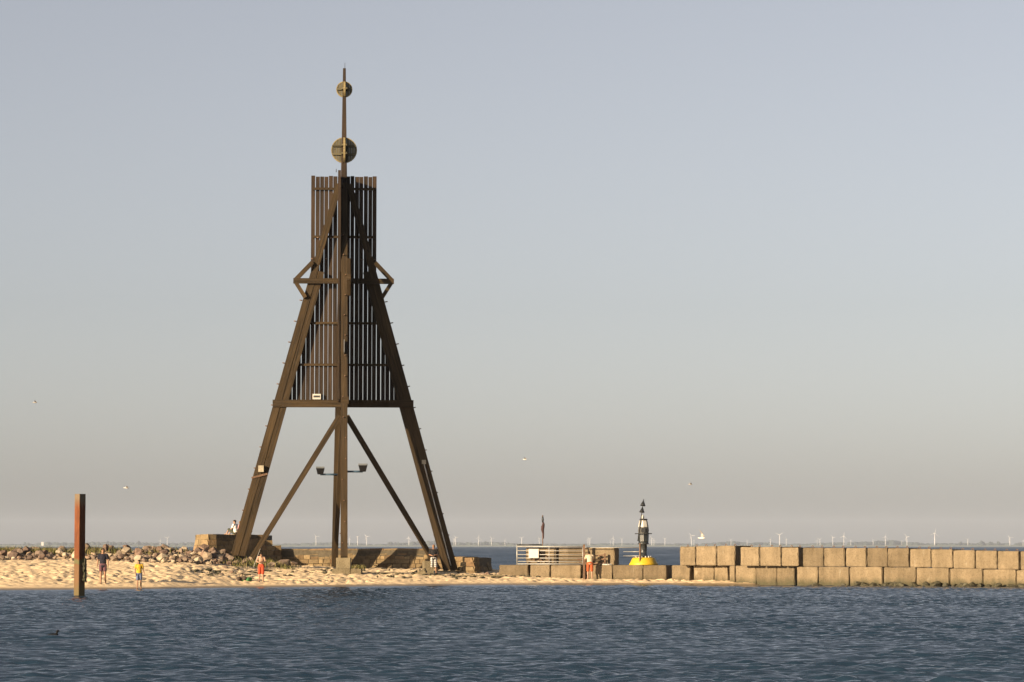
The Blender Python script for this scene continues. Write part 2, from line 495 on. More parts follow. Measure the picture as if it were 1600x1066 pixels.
def wave_height(X, Y):
    w = np.zeros_like(X)
    q = np.random.RandomState(5)
    N = 70
    for k in range(N):
        L = 0.24 * (1.05 / 0.24) ** (k / (N - 1))
        th = q.normal(0, 0.52) + 0.12
        a = 0.0066 * L ** 0.85
        kx, ky = 2 * math.pi / L * math.sin(th), 2 * math.pi / L * math.cos(th)
        w += a * np.sin(kx * X + ky * Y + q.uniform(0, 6.283))
    w *= 0.7 + 0.6 * vnoise(X, Y * 0.45, 1.9, 21)
    for k in range(14):
        L = q.uniform(1.3, 3.2); th = q.normal(0.15, 0.35)
        kx, ky = 2 * math.pi / L * math.sin(th), 2 * math.pi / L * math.cos(th)
        w += 0.0042 * np.sin(kx * X + ky * Y + q.uniform(0, 6.283))
    return w
xs = np.concatenate([-np.geomspace(6000, 45, 26), np.arange(-40, -31, 0.5), np.arange(-31, 31.01, 0.095), np.arange(31.5, 41, 0.5), np.geomspace(45, 6000, 26)])
yl = [44.0]
while yl[-1] < 186: yl.append(yl[-1] + 0.075 + 0.0008 * (yl[-1] - 44))
yl += list(np.arange(187, 240, 1.0)); yl += list(np.geomspace(242, 17200, 120))
ys = np.concatenate([np.array([-140., -60, 0, 20, 30, 36, 40, 42, 43]), np.array(yl)])
GX, GY = np.meshgrid(xs, ys)
gust = 0.6 + 0.6 * vnoise(GX, GY * 0.5, 9, 8)
amp = np.clip((np.interp(GX, _SX, _SY) - 1.5 - GY) / 16, 0.03, 1) * gust
amp = np.where((np.abs(GX) > 40) | (GY < 43) | (GY > 186), 0, amp)
Z = wave_height(GX, GY) * amp
water = link('sea_water', grid_mesh('sea_water', xs, ys, Z, WATER)); tag(water, kind='structure')

# far shore, 15 km away
FY = 15000.0
fx = np.linspace(-3600, 3600, 361); fy = np.array([0, 25, 60, 160, 900, 2000.])
A, B = np.meshgrid(fx, fy)
prof = np.interp(B, [0, 25, 60, 160, 900, 2000], [-1, 3, 7, 5, 5, -1])
o = link('far_shore', grid_mesh('far_shore', fx, fy + FY - 60, prof, FARLAND)); tag(o, kind='structure')
mb = MB()
r2 = random.Random(3)
x = -3200.0
while x < 3200:
    dens = vnoise(np.array([x]), np.array([0.]), 260, 2)[0]
    big = vnoise(np.array([x]), np.array([0.]), 90, 3)[0]
    hh = 7 + 20 * max(0, dens - 0.25) * (0.4 + big)
    if r2.random() < 0.93:
        for q in range(2):
            w = r2.uniform(9, 22)
            mb.ball((x + r2.uniform(-12, 12), FY + r2.uniform(0, 120), 4 + hh * 0.45), (w, w, hh * r2.uniform(0.6, 0.95)), None, 7, 5)
    x += r2.uniform(11, 20)
o = mb.build('tree_belt', FARTREE); tag(o, kind='stuff')
# a few tree groups that stand up clear of the belt
for px_, w_, h_ in ((168, 5, 23), (176, 9, 22), (194, 4, 21), (220, 8, 24), (40, 10, 18), (95, 9, 16), (610, 9, 20), (620, 6, 22), (1500, 6, 24), (1535, 7, 25), (1548, 5, 22), (1560, 5, 24), (1370, 9, 22)):
    mb = MB(); cx = PX(px_, FY)
    for q in range(9):
        mb.ball((r2.uniform(-w_, w_) * 1.6, r2.uniform(0, 30), h_ * r2.uniform(0.35, 0.75)), (w_ * r2.uniform(.5, .9), w_, h_ * r2.uniform(.22, .4)), None, 8, 6)
    o = mb.build('tree_clump', FARTREE, None, (cx, FY - 20, 3)); tag(o, kind='stuff')

# ------------------------------------------------------------------ wind turbines on the far shore
TB = [(251, 844, 1), (262, 841, 1), (494, 838.5, 1.2), (546.5, 842, .8), (559, 839, 1.1), (573, 838.5, 1.1), (639, 840.5, 1), (709.5, 842.5, .8), (712, 840, .9),
      (747.7, 840, 1), (751, 845, 1.2), (768, 841.5, 1), (789, 844, 1), (815, 841, 1.1), (842.5, 842, 1), (918.5, 843.5, 1.2), (921.5, 842, 1), (953.5, 846, .8),
      (958, 841.5, 1.1), (971.5, 842.5, .8), (1018, 841.5, 1), (1021.5, 844, 1), (1038.5, 842, 1.1), (1080, 837.5, 1), (1084, 845, .7), (1141.5, 843.5, 1.2), (1167, 844.5, 1),
      (1203.5, 843, 2.0), (1217.5, 836, 1), (1228, 843, 1), (1276.5, 845, 1), (1280.5, 843, 1.2), (1300.5, 840, .9), (1318, 838, 1), (1328.5, 845, .9), (1363.5, 843.5, .8),
      (1383, 839, 1), (1408.5, 845.5, .7), (1416.5, 839, 1.1), (1460, 833.5, 1.6), (1511.5, 843, 1.3), (1577, 840.5, 2.2), (1597.5, 845, 1)]
def turbine_meshes():
    t = MB(); t.lathe([(2.3, 0), (2.0, 15), (1.3, 60)], 10)
    n = MB(); n.box(-2.0, 2.0, -3, 7, 59.5, 63.5)
    tm, nm = t.mesh('tower', TURB), n.mesh('nacelle', TURB)
    rs = []
    for ph in (10, 55, 85):
        r = MB(); r.ball((0, -4.2, 61.5), (1.8, 2.2, 1.8), None, 8, 6)
        for k in range(3):
            a = R(ph + 120 * k); d = Vector((math.sin(a), 0, math.cos(a))); s_ = Vector((math.cos(a), 0, -math.sin(a)))
            c0 = Vector((0, -4.2, 61.5))
            r.beam(c0 + d * 1, c0 + d * 10, 1.5, 1.0, (0, 1, 0), 1.6, 0.5)
            r.beam(c0 + d * 10, c0 + d * 27, 1.6, 0.5, (0, 1, 0), 0.5, 0.2)
        rs.append(r.mesh('rotor', TURB))
    return tm, nm, rs
tm, nm, rs = turbine_meshes()
segs = [(300, 'between the rusty pile and the high stone wall'), (533, 'between the left and front tower legs'), (700, 'between the front and right tower legs'),
        (830, 'between the right tower leg and the steel gate'), (1000, 'above the steel gate and railing'), (1060, 'just right of the black buoy'),
        (1150, 'above the first group of breakwater blocks'), (1250, 'above the second group of breakwater blocks'), (1440, 'above the middle of the long breakwater'), (1700, 'above the right end of the breakwater')]
ORD = ['first', 'second', 'third', 'fourth', 'fifth', 'sixth', 'seventh', 'eighth', 'ninth', 'tenth', 'eleventh', 'twelfth', 'thirteenth', 'fourteenth', 'fifteenth', 'sixteenth', 'seventeenth', 'eighteenth', 'nineteenth', 'twentieth']
cnt = {}
for i, (px_, hy, fat) in enumerate(sorted(TB)):
    seg = [s for lim, s in segs if px_ < lim][0]
    k = cnt.get(seg, 0); cnt[seg] = k + 1
    hub = PZ(hy, FY) - 5
    if px_ == 1460: lab = 'tallest white wind turbine, above the right part of the breakwater'
    elif px_ == 1577: lab = 'brightest stout white wind turbine near the right edge'
    elif px_ == 1203.5: lab = 'broad bright white wind turbine above the second group of breakwater blocks'
    else: lab = '%s wind turbine from the left %s' % (ORD[k], seg)
    rt = empty('wind_turbine', (PX(px_, FY), FY - 25 + rng.uniform(0, 15), 5), lab, 'wind turbine', 'wind turbines on the far shore', R(rng.uniform(-35, 35)))
    sc = hub / 61.5
    f_ = 0.7 + 0.3 * fat
    rt.scale = (sc * f_, sc * f_, sc)
    link('tower', tm, rt); link('nacelle', nm, rt); link('rotor', rs[i % 3], rt)
mb = MB(); mb.box(-6, 6, -6, 6, 0, 15); mb.box(-7, 7, -7, 7, 15, 19)
w_ = empty('water_tower', (PX(68, FY), FY - 30, 4), 'tiny pale tower building on the far shore left of the rusty pile', 'tower')
mb.build('tower_body', WHITEP, w_)

# ------------------------------------------------------------------ beacon tower
TY = 190.0
TX = PX(535.3, TY)
ROT = R(-4.0)                    # turned so that the front leg comes a little to the right
BASE = 0.55
tower = empty('beacon_tower', (TX, TY, BASE), 'tall dark brown timber beacon tower with plank panels and two ball topmarks', 'beacon tower')
def hgt(py): return PZ(py, TY) - BASE
def rotv(v, k):
    """direction k: 0 right, 1 back, 2 left, 3 front, then the tower's own turn"""
    a = math.pi / 2 * k - ROT * 1.0
    a = math.pi / 2 * k - ROT
    x, y, z = v
    return Vector((x * math.cos(a) - y * math.sin(a), x * math.sin(a) + y * math.cos(a), z))
# ROT negative turns the front (-Y) toward +X
zT = hgt(288); zF = hgt(866)
SL = (6.55 - 0.30) / (zT - zF)
def leg_r(z): return 0.30 + (zT - z) * SL
foot_z = {0: gz(*(Vector((TX, TY, 0)) + rotv((6.6, 0, 0), 0)).xy) - BASE + 0.12, 1: 0.35, 2: 0.45, 3: 1.05}
tang = {k: rotv((0, 1, 0), k) for k in range(4)}
ZSPL = hgt(425)
for k in range(4):
    m = MB()
    ref = rotv((0, 1, 0), k)
    zf = foot_z[k]
    e = 0.40
    # upper single beam, then twin beams side by side lower down
    fo = Vector((-0.42, 0, 0)) if k == 1 else Vector((0, 0, 0))
    m.beam(rotv((leg_r(zf) + 0.22, 0, zf), k) + fo, rotv((leg_r(zT) + 0.02, 0, zT), k), 0.47, 0.42, ref, 0.40, 0.40)
    m.beam(rotv((leg_r(zf) - 0.245, 0, zf), k) + fo, rotv((leg_r(ZSPL) - 0.365, 0, ZSPL), k) + fo * .4, 0.43, 0.36, ref, 0.40, 0.34)
    lg = m.build('leg', WOOD_BEAM, tower)
    b = MB()
    for q in range(16):               # bolt heads along both edges
        z = zf + 0.9 + (zT - zf - 3) * q / 16
        for sgn in (1, -1):
            c = rotv((leg_r(z) + (0.45 if sgn > 0 else -0.45), rng.uniform(-.12, .12), z), k)
            d = rotv((sgn * 0.05, 0, 0.01), k)
            b.tube(c - d * 2.4, c + d, 0.035, 0.035, 6)
    b.build('bolt', IRON, lg)
    # diagonal brace from the foot to the centre under the deck
    m = MB()
    zb = zf + 0.05
    off = -0.30 if k in (0, 2) else 0.0
    p0 = fo + rotv((leg_r(zb) - (0.75 if k != 3 else 0.55), 0, zb), k); p1 = rotv((0.22, 0, hgt(650)), k)
    shift = rotv((0, 0.18 if k % 2 == 0 else 0.0, 0), k)
    m.beam(p0, p1, 0.34, 0.28, ref)
    m.build('brace', WOOD_BEAM, tower)
    # plank panel (the planks stand on the back side of left-right legs, on the left side of front-back legs)
    zb = hgt(628); zt = hgt(275)
    offv = Vector((0, 0.30, 0)) if k in (0, 2) else Vector((-0.31, 0, 0))
    offv = rotv(offv, 0)
    RMAX = 1.75 if k % 2 else 2.1
    m = MB(); r_ = 0.26
    while r_ < leg_r(zb) + 0.25:
        w_ = 0.25
        zl = zT + (0.30 - (r_ - 0.1)) / SL
        top = zt if r_ < RMAX else min(zt, zl, hgt(425))
        top += rng.uniform(-0.04, 0.04) if r_ < RMAX else rng.uniform(-.1, .05)
        j = rng.uniform(-0.008, 0.008); jo = rng.uniform(-.012, .012)
        if top - zb > 0.25:
            m.beam(rotv((r_ + j, jo, zb + rng.uniform(-.05, .03)), k) + offv, rotv((r_ + j + rng.uniform(-.01, .01), jo, top), k) + offv, w_ + rng.uniform(-.012, .008), 0.075, ref)
        r_ += 0.2815
    m.build('plank_panel', WOOD, tower)
    # battens on the face of the planks
    m = MB()
    for py in (295, 370, 505, 570):
        z = hgt(py); rr = (1.98 if k % 2 == 0 else 1.75) if py < 460 else leg_r(z) - 0.1
        o2 = Vector((0, 0.30 - 0.13, 0)) if k in (0, 2) else Vector((-0.31 + 0.13, 0, 0))
        o2 = rotv(o2, 0)
        m.beam(rotv((0.08, 0, z), k) + o2, rotv((rr, 0, z), k) + o2, 0.15, 0.17, ref)
    m.build('batten', WOOD_BEAM, tower)
    # deck beam
    m = MB(); z = hgt(631)
    oB = rotv((0, -0.06, 0), 0) if k in (0, 2) else rotv((0.06, 0, 0), 0)
    m.beam(rotv((0.15, 0, z), k) + oB, rotv((leg_r(z) + 0.42, 0, z), k) + oB, 0.46, 0.44, ref)
    m.build('deck_beam', WOOD_BEAM, tower)
    # outrigger: horizontal tie, upper and lower strut
    m = MB(); z = hgt(440)
    oB = rotv((0, -0.30 if k in (0, 2) else 0, 0), 0) if k in (0, 2) else rotv((0.28, 0, 0), 0)
    m.beam(rotv((0.25, 0, z), k) + oB, rotv((3.18, 0, z), k) + oB, 0.33, 0.24, ref)
    m.beam(rotv((3.05, 0, z + 0.05), k) + oB, rotv((1.98, 0, hgt(411)), k) + oB, 0.27, 0.22, ref)
    m.beam(rotv((3.05, 0, z - 0.05), k) + oB, rotv((2.42, 0, hgt(466)), k) + oB, 0.24, 0.22, ref)
    m.build('outrigger', WOOD_BEAM, tower)
# edge post of the front panel and of the three others
m = MB()
for k in range(4):
    off = rotv(Vector((0, 0.30, 0)), 0) if k in (0, 2) else rotv(Vector((-0.31, 0, 0)), 0)
    if k == 3:
        m.beam(rotv((1.86, 0, hgt(628)), k) + off, rotv((1.86, 0, hgt(272)), k) + off, 0.16, 0.17, tang[k])
m.build('edge_post', WOOD, tower)
# mast with two ball topmarks (crossed slatted discs)
m = MB()
m.beam((0, 0, hgt(300)), (0, 0, hgt(215)), 0.40, 0.40, (1, 0, 0), 0.29, 0.29)
m.beam((0, 0, hgt(215)), (0, 0, hgt(107)), 0.29, 0.29, (1, 0, 0), 0.17, 0.17)
m.build('mast', WOOD, tower)
def topmark(cy, rad, slat, bands):
    zc = hgt(cy); m = MB(); rim = MB(); bt = MB()
    for k in range(4):
        ref = rotv((0, 1, 0), k)
        n = max(3, int(rad / slat)); st = rad / n
        for q in range(n):
            r0, r1 = st * q + 0.002, st * (q + 1) - 0.004
            h0 = math.sqrt(max(0, rad ** 2 - r0 ** 2)); h1 = math.sqrt(max(0, rad ** 2 - r1 ** 2))
            c = []
            for zz in (-1, 1):
                ring = []
                for sx, rr, hh in ((0, r0, h0), (1, r1, h1)):
                    ring.append((rr, hh * zz))
                for (rr, h), yy in ((ring[0], -.05), (ring[1], -.05), (ring[1], .05), (ring[0], .05)):
                    c.append(rotv((rr, yy, h), k) + Vector((0, 0, zc)))
            m.hexa(c, (0.1, 0.1, h0 * 2))
        pts = [rotv((rad * math.cos(R(a)), 0, rad * math.sin(R(a))), k) + Vector((0, 0, zc)) for a in range(-84, 85, 14)]
        for a, b in zip(pts, pts[1:]): rim.beam(a, b, 0.05, 0.13, ref)
        for bz in bands:
            rr = math.sqrt(rad ** 2 - (bz * rad) ** 2)
            bt.beam(rotv((0.1, -0.11, bz * rad), k) + Vector((0, 0, zc)), rotv((rr, -0.11, bz * rad), k) + Vector((0, 0, zc)), 0.11, 0.13, ref)
            bt.beam(rotv((0.1, 0.11, bz * rad), k) + Vector((0, 0, zc)), rotv((rr, 0.11, bz * rad), k) + Vector((0, 0, zc)), 0.11, 0.13, ref)
    ob = m.build('ball_topmark', WOOD_BALL, tower)
    rim.build('rim', RIM, ob); bt.build('batten', WOOD_BALL, ob)
topmark(235, 0.80, 0.16, (0.33, -0.33))
topmark(140, 0.49, 0.13, (0.02,))
m = MB(); m.tube((0.03, 0, hgt(108)), (0.03, 0, hgt(98)), 0.02, 0.012, 5); m.tube((-0.38, -1.9, hgt(275)), (-0.38, -1.9, hgt(270)), 0.025, 0.02, 5)
m.build('lightning_rod', DARKM, tower)
# steel plate, boxes and conduit on the legs
fl = lambda py, dy=0: rotv((leg_r(hgt(py)) + dy, 0, hgt(py)), 3)
m = MB(); a = rotv((leg_r(hgt(538)) + 0.47, 0, hgt(538)), 3); b = rotv((leg_r(hgt(558)) + 0.47, 0, hgt(558)), 3)
m.beam(a, b, 0.40, 0.03, tang[3]); m.build('metal_plate', STEELP, tower)
m = MB(); c = rotv((leg_r(hgt(733)) + 0.02, 0.30, hgt(733)), 2); m.box(c.x - .17, c.x + .17, c.y - .14, c.y + .13, c.z - .2, c.z + .2); m.build('junction_box', BEIGE, tower)
m = MB(); c = rotv((leg_r(hgt(744)), 0, hgt(744)), 2); d = rotv((0.5, 0, -0.13), 2); m.beam(c - d, c + d, 0.12, 0.52, tang[2]); m.build('iron_strap', IRON, tower)
m = MB(); c = rotv((leg_r(hgt(722)) + 0.10, -0.32, hgt(722)), 0); m.box(c.x - .13, c.x + .13, c.y - .13, c.y + .12, c.z - .13, c.z + .13); m.build('junction_box', BEIGE, tower)
m = MB()
for i in range(6):
    a, b = 725 + (884 - 725) * i / 6, 725 + (884 - 725) * (i + 1) / 6
    m.tube(rotv((leg_r(hgt(a)) + 0.08, -0.26, hgt(a)), 0), rotv((leg_r(hgt(b)) + 0.08, -0.26, hgt(b)), 0), 0.035, 0.035, 6)
m.build('cable_conduit', WHITEP, tower)
m = MB(); x_ = (494 - 535.3) / 24.74; z = hgt(620)
m.box(x_ - .26, x_ + .26, -0.12, 0.12, z - .17, z + .17)
lo = m.build('panel_lamp', WHITEP, tower)
m = MB(); m.box(x_ - .2, x_ + .2, -0.135, -0.122, z - .05, z + .07); m.build('lamp_opening', DARKM, lo)
# concrete footings
def pad(name, x0, x1, y0, y1, z0, z1, lab, off=0.02):
    cx, cy = (x0 + x1) / 2, (y0 + y1) / 2
    bm = bmesh.new(); bmesh.ops.create_cube(bm, size=1)
    for v in bm.verts: v.co = Vector((v.co.x * (x1 - x0), v.co.y * (y1 - y0), (v.co.z + .5) * (z1 - z0)))
    bmesh.ops.bevel(bm, geom=bm.edges[:], offset=off, segments=2, affect='EDGES')
    me = bpy.data.meshes.new(name); bm.to_mesh(me); bm.free(); me.materials.append(CONC2)
    o = link(name, me, None, (cx, cy, z0)); tag(o, lab, 'footing', 'concrete footings of the beacon tower'); return o
ff = Vector((TX, TY, 0)) + rotv((6.6, 0, 0), 3)
zt3 = foot_z[3] + BASE
pad('concrete_footing', ff.x - .46, ff.x + .42, ff.y - .5, ff.y + .5, zt3 - 0.66, zt3, 'upper narrow concrete block directly under the front tower leg')
zg = gz(ff.x, ff.y - 0.9)
pad('concrete_footing', ff.x - .66, ff.x + .42, ff.y - .95, ff.y + .75, zg - 0.5, zt3 - 0.66, 'broad low concrete slab below the front leg footing')
pad('concrete_footing', ff.x + .44, ff.x + 1.10, ff.y - .93, ff.y + .6, zg - 0.5, zt3 - 0.68, 'short low concrete block at the right of the front leg footing')
rf = Vector((TX, TY, 0)) + rotv((6.5, 0, 0), 0)
pad('concrete_footing', rf.x - .75, rf.x + .75, rf.y - .7, rf.y + .8, gz(rf.x, rf.y) - 0.6, foot_z[0] + BASE, 'concrete footing under the right tower leg')
bf = Vector((TX - .42, TY, 0)) + rotv((6.5, 0, 0), 1)
pad('concrete_footing', bf.x - .6, bf.x + .6, bf.y - .6, bf.y + .6, gz(bf.x, bf.y) - 0.5, foot_z[1] + BASE, 'concrete footing under the rear tower leg')
lf = Vector((TX, TY, 0)) + rotv((6.4, 0, 0), 2)
pad('concrete_footing', lf.x - .8, lf.x + .8, lf.y - .7, lf.y + .7, gz(lf.x, lf.y) - 0.5, foot_z[2] + BASE, 'concrete footing under the left tower leg among boulders')

def floodlight(px_, py, arm_px, armY, lab):
    s = math.copysign(1, px_ - 535)
    Y = armY
    a = P(arm_px, py + 6, Y); h = P(px_, py, Y)
    rt = empty('floodlight', (a.x, a.y, a.z), lab, 'floodlight', 'floodlights on the beacon tower')
    m = MB(); m.tube((0, 0, 0), (h.x - a.x, 0, 0), 0.06, 0.06, 8); m.tube((h.x - a.x - 0.1 * s, 0, 0), (h.x - a.x - 0.1 * s, 0, .12), .05, .05, 6); m.build('arm', BLUEP, rt)
    m = MB(); x = h.x - a.x; zc = h.z - a.z
    m.prism([(x - .17, -.2), (x + .17, -.2), (x + .17, .25), (x - .17, .25)], zc - .24, zc + .14, [(x - .26, -.27), (x + .26, -.27), (x + .26, .3), (x - .26, .3)])
    hs_ = m.build('housing', MATTEB, rt)
    m = MB(); m.box(x - .265, x + .265, -.275, .305, zc + .145, zc + .25); m.build('lamp_glass', GLASS, hs_)
lfz = Vector((TX, TY, 0)) + fl(738)
floodlight(500.5, 735.5, 529, TY + 4.6, 'dark floodlight on the blue arm left of the front tower leg')
floodlight(567, 731, 543, lfz.y, 'grey topped floodlight on the blue arm right of the front tower leg')

# ------------------------------------------------------------------ stone walls
def stones(mb, p0, p1, z0, z1, thick, ch, batter, smin=None, stepL=0, stepR=0, ztop=None, lmin=.45, lmax=.95, jit=.03, gap=.025, cornL=0, cornR=0):
    """courses of dressed stones along p0->p1 (front on the camera side)"""
    p0, p1 = Vector((*p0, 0)), Vector((*p1, 0))
    d = p1 - p0; L = d.length; d.normalize()
    nrm = Vector((d.y, -d.x, 0))              # right-hand side of travel = toward the viewer when walking left to right
    nc = max(1, round((z1 - z0) / ch)); h = (z1 - z0) / nc
    stepL = stepL + batter / nc * cornL; stepR = stepR + batter / nc * cornR
    for c in range(nc):
        za, zb = z0 + c * h, z0 + (c + 1) * h - gap * .6
        inset = batter * (c / nc); s = stepL * c; e = L - stepR * c
        s -= 0 
        while s < e - 0.05:
            l = min(rng.uniform(lmin, lmax), e - s)
            if e - s - l < 0.2: l = e - s
            m = s + l / 2
            if ztop is None or zb <= ztop(m) + 0.05:
                f = rng.uniform(-jit, jit)
                A = p0 + d * s - nrm * (inset - f); B = p0 + d * (s + l - gap) - nrm * (inset - f + rng.uniform(-.015, .015))
                bk = nrm * -(thick)
                t1, t2 = rng.uniform(-.02, .02), rng.uniform(-.02, .02)
                bt = nrm * -(batter / nc)
                mb.hexa([(A.x, A.y, za), (B.x, B.y, za), (B.x + bk.x, B.y + bk.y, za), (A.x + bk.x, A.y + bk.y, za),
                         (A.x + bt.x, A.y + bt.y, zb + t1), (B.x + bt.x, B.y + bt.y, zb + t2), (B.x + bk.x, B.y + bk.y, zb + t2), (A.x + bk.x, A.y + bk.y, zb + t1)], (l, thick, h))
            s += l
# high wall: a stone platform with a corner toward the camera
C0 = (PX(323, 192.0), 192.0); C1 = (PX(293.5, 194.6), 194.6); C2 = (PX(411, 196.8), 196.8); C3 = (PX(441, 197.4), 197.4)
zH = PZ(835, 195)
hw = empty('stone_wall', (C0[0], C0[1], 0.3), 'high dark stone wall platform with a stepped corner behind the left tower leg', 'stone wall')
loc = Vector((C0[0], C0[1], 0.3))
def local(mb, name, mat, root):
    o_ = Vector(root.location)
    mb.v = [tuple(Vector(v) - o_) for v in mb.v]
    return mb.build(name, mat, root)
m = MB()
def corner(a, b, c):
    u = (Vector(b) - Vector(a)).normalized(); v = (Vector(c) - Vector(b)).normalized()
    return math.tan(math.acos(max(-1, min(1, u.dot(v)))) / 2)
ck = corner(C1, C0, C2)
stones(m, C1, C0, 0.3, zH, .6, .36, .45, lmin=.4, lmax=.8, cornR=ck, stepL=.05)
stones(m, C0, C2, 0.3, zH, .6, .36, .45, lmin=.5, lmax=1.0, cornL=ck)
stones(m, (C2[0] - .25, C2[1]), C3, 0.3, zH - .02, .7, .36, .25, lmin=.35, lmax=.6, ztop=lambda s: zH - 0.02 - max(0, s - .55) * 0.62)
local(m, 'masonry', MASON, hw)
m = MB()
ins = [(C0[0] + .02, C0[1] + .75), (C2[0] - .2, C2[1] + .45), (C2[0] + .1, 203), (C1[0] + .3, 203), (C1[0] + .45, C1[1] + .25)]
m.prism(ins, 0.3, zH - .05); local(m, 'platform_core', MORTAR, hw)
# low wall behind the tower
yl_ = 197.9; zL = PZ(857, 198.4)
q0 = (PX(428, yl_), yl_); q1 = (PX(697, yl_), yl_)
lw = empty('stone_wall', (q0[0], yl_, 0.3), 'long low battered stone wall behind the beacon tower', 'stone wall')
m = MB(); stones(m, q0, q1, 0.3, zL - .12, .7, .30, .42, lmin=.28, lmax=.7, jit=.026, gap=.035); local(m, 'masonry', MASON, lw)
m = MB(); m.prism([(q0[0], yl_ + .34), (q1[0], yl_ + .34), (q1[0], yl_ + 1.1), (q0[0], yl_ + 1.1)], 0.3, zL - .13); local(m, 'core', MORTAR, lw)
m = MB(); stones(m, (q0[0], yl_ + .34), (q1[0], yl_ + .34), zL - .125, zL, .8, .12, 0, lmin=.8, lmax=1.4, jit=.02); local(m, 'coping', MASON, lw)
# right wing: stepped wall end
W0 = (PX(744, 189.2), 189.2); W1 = (PX(706, 190.6), 190.6); W2 = (PX(775, 193.8), 193.8)
zW = PZ(871.5, 190.5); zb_ = 0.2
rw = empty('stone_wall', (W0[0], W0[1], zb_), 'short stone wall end with stepped left side right of the tower', 'stone wall')
m = MB(); ck = corner(W1, W0, W2)
stones(m, W1, W0, zb_, zW, .55, .27, .42, stepL=.16, lmin=.35, lmax=.75, cornR=ck)
stones(m, W0, W2, zb_, zW, .55, .27, .42, lmin=.35, lmax=.7, jit=.04, cornL=ck)
local(m, 'masonry', MASON, rw)
m = MB(); m.prism([(W0[0] + .02, W0[1] + .85), (W2[0] - .35, W2[1] - .1), (W2[0] - .3, W2[1] + .4), (W1[0] + 1.0, W1[1] + 2.4), (W1[0] + 1.0, W1[1] + .35)], zb_, zW - .04); local(m, 'core', MORTAR, rw)
cw = empty('stone_wall', (W1[0], W1[1], zb_), 'low link wall between the right tower leg and the stepped wall end', 'stone wall')
m = MB(); stones(m, (PX(690, 197.9), 197.9), (W1[0] + .9, W1[1] + .9), zb_, PZ(870, 194), .7, .3, .15, lmin=.4, lmax=.9); local(m, 'masonry', MASON, cw)
# pier block behind the man in the black shirt, broken slab beside it
def rough_block(name, c, size, rz, lab, cat, mat, tilt=(0, 0), group=None, off=.03):
    bm = bmesh.new(); bmesh.ops.create_cube(bm, size=1)
    for v in bm.verts: v.co = Vector((v.co.x * size[0], v.co.y * size[1], (v.co.z + .5) * size[2]))
    bmesh.ops.bevel(bm, geom=bm.edges[:], offset=off, segments=2, affect='EDGES')
    bmesh.ops.triangulate(bm, faces=[f for f in bm.faces if len(f.verts) > 4])
    for v in bm.verts: v.co += Vector((rng.uniform(-1, 1), rng.uniform(-1, 1), rng.uniform(-1, 1))) * off * .35
    me = bpy.data.meshes.new(name); bm.to_mesh(me); bm.free(); me.materials.append(mat)
    o = link(name, me, None, c); o.rotation_euler = (tilt[0], tilt[1], rz)
    return tag(o, lab, cat, group)
g_ = P(669, 888, 187); rough_block('concrete_block', (g_.x, 187, gz(g_.x, 187) - .15), (.62, .6, .95), R(12), 'upright concrete pier block behind the man in the black shirt', 'concrete block', CONC2)
g_ = P(659, 892, 185.6); rough_block('broken_slab', (g_.x, 185.6, gz(g_.x, 185.6) - .05), (.75, .6, .30), R(-8), 'grey broken concrete slab leaning beside the pier block', 'slab', CONC2, (R(8), R(-28)))
g_ = P(722, 899, 185); rough_block('concrete_slab', (g_.x, 185.6, gz(g_.x, 185) - .14), (5.0, 1.8, .24), R(2), 'flat grey concrete slab half buried in sand before the stepped wall end', 'slab', CONC2)
g_ = P(560, 899, 182); rough_block('concrete_slab', (PX(590, 185.5), 185.4, gz(PX(590, 185.5), 185.4) - .12), (2.8, .7, .19), R(1), 'low dark edge slab in the sand right of the front footing', 'slab', CONC2)

# ------------------------------------------------------------------ boulders of the bank, grass, seaweed
def rock_mesh(seed):
    q = random.Random(seed)
    bm = bmesh.new()
    for i in range(15):
        v = Vector((q.gauss(0, 1), q.gauss(0, 1), q.gauss(0, 1))).normalized()
        v = Vector((v.x * q.uniform(.42, .55), v.y * q.uniform(.34, .46), v.z * q.uniform(.26, .38)))
        bm.verts.new(v)
    bmesh.ops.convex_hull(bm, input=bm.verts[:])
    loose = [v for v in bm.verts if not v.link_faces]
    bmesh.ops.delete(bm, geom=loose, context='VERTS')
    bmesh.ops.dissolve_limit(bm, angle_limit=R(14), verts=bm.verts[:], edges=bm.edges[:])
    bmesh.ops.bevel(bm, geom=bm.edges[:], offset=.018, segments=1, affect='EDGES', clamp_overlap=True)
    me = bpy.data.meshes.new('boulder'); bm.to_mesh(me); bm.free(); me.materials.append(ROCK)
    return me
RM = [rock_mesh(100 + i) for i in range(12)]
RL = 'angular brown and grey granite boulder in the boulder bank on the sand'
rr = random.Random(21)
nrock = 0
def put_rock(x, y, s, label, group, sink=.3):
    global nrock
    o = link('boulder', RM[rr.randrange(12)], None, (x, y, gz(x, y) + s * (.38 - sink)))
    o.rotation_euler = (rr.uniform(-.4, .4), rr.uniform(-.4, .4), rr.uniform(0, 6.28))
    o.scale = (s, s, s * rr.uniform(.8, 1.15))
    tag(o, label, 'boulder', group); nrock += 1
segR = [(-24.2, 'weathered granite boulder in the grassy bank left of the rusty pile', 'boulders in the bank left of the rusty pile'),
        (-20.6, 'angular granite boulder in the bank between the rusty pile and the stone wall', 'boulders between the rusty pile and the stone wall'),
        (-12, 'angular granite boulder heaped at the foot of the high stone wall', 'boulders at the foot of the high stone wall')]
def seg_of(x):
    for lim, a, b in segR:
        if x < lim: return a, b
    return segR[-1][1:]
tries = 0; placed = []
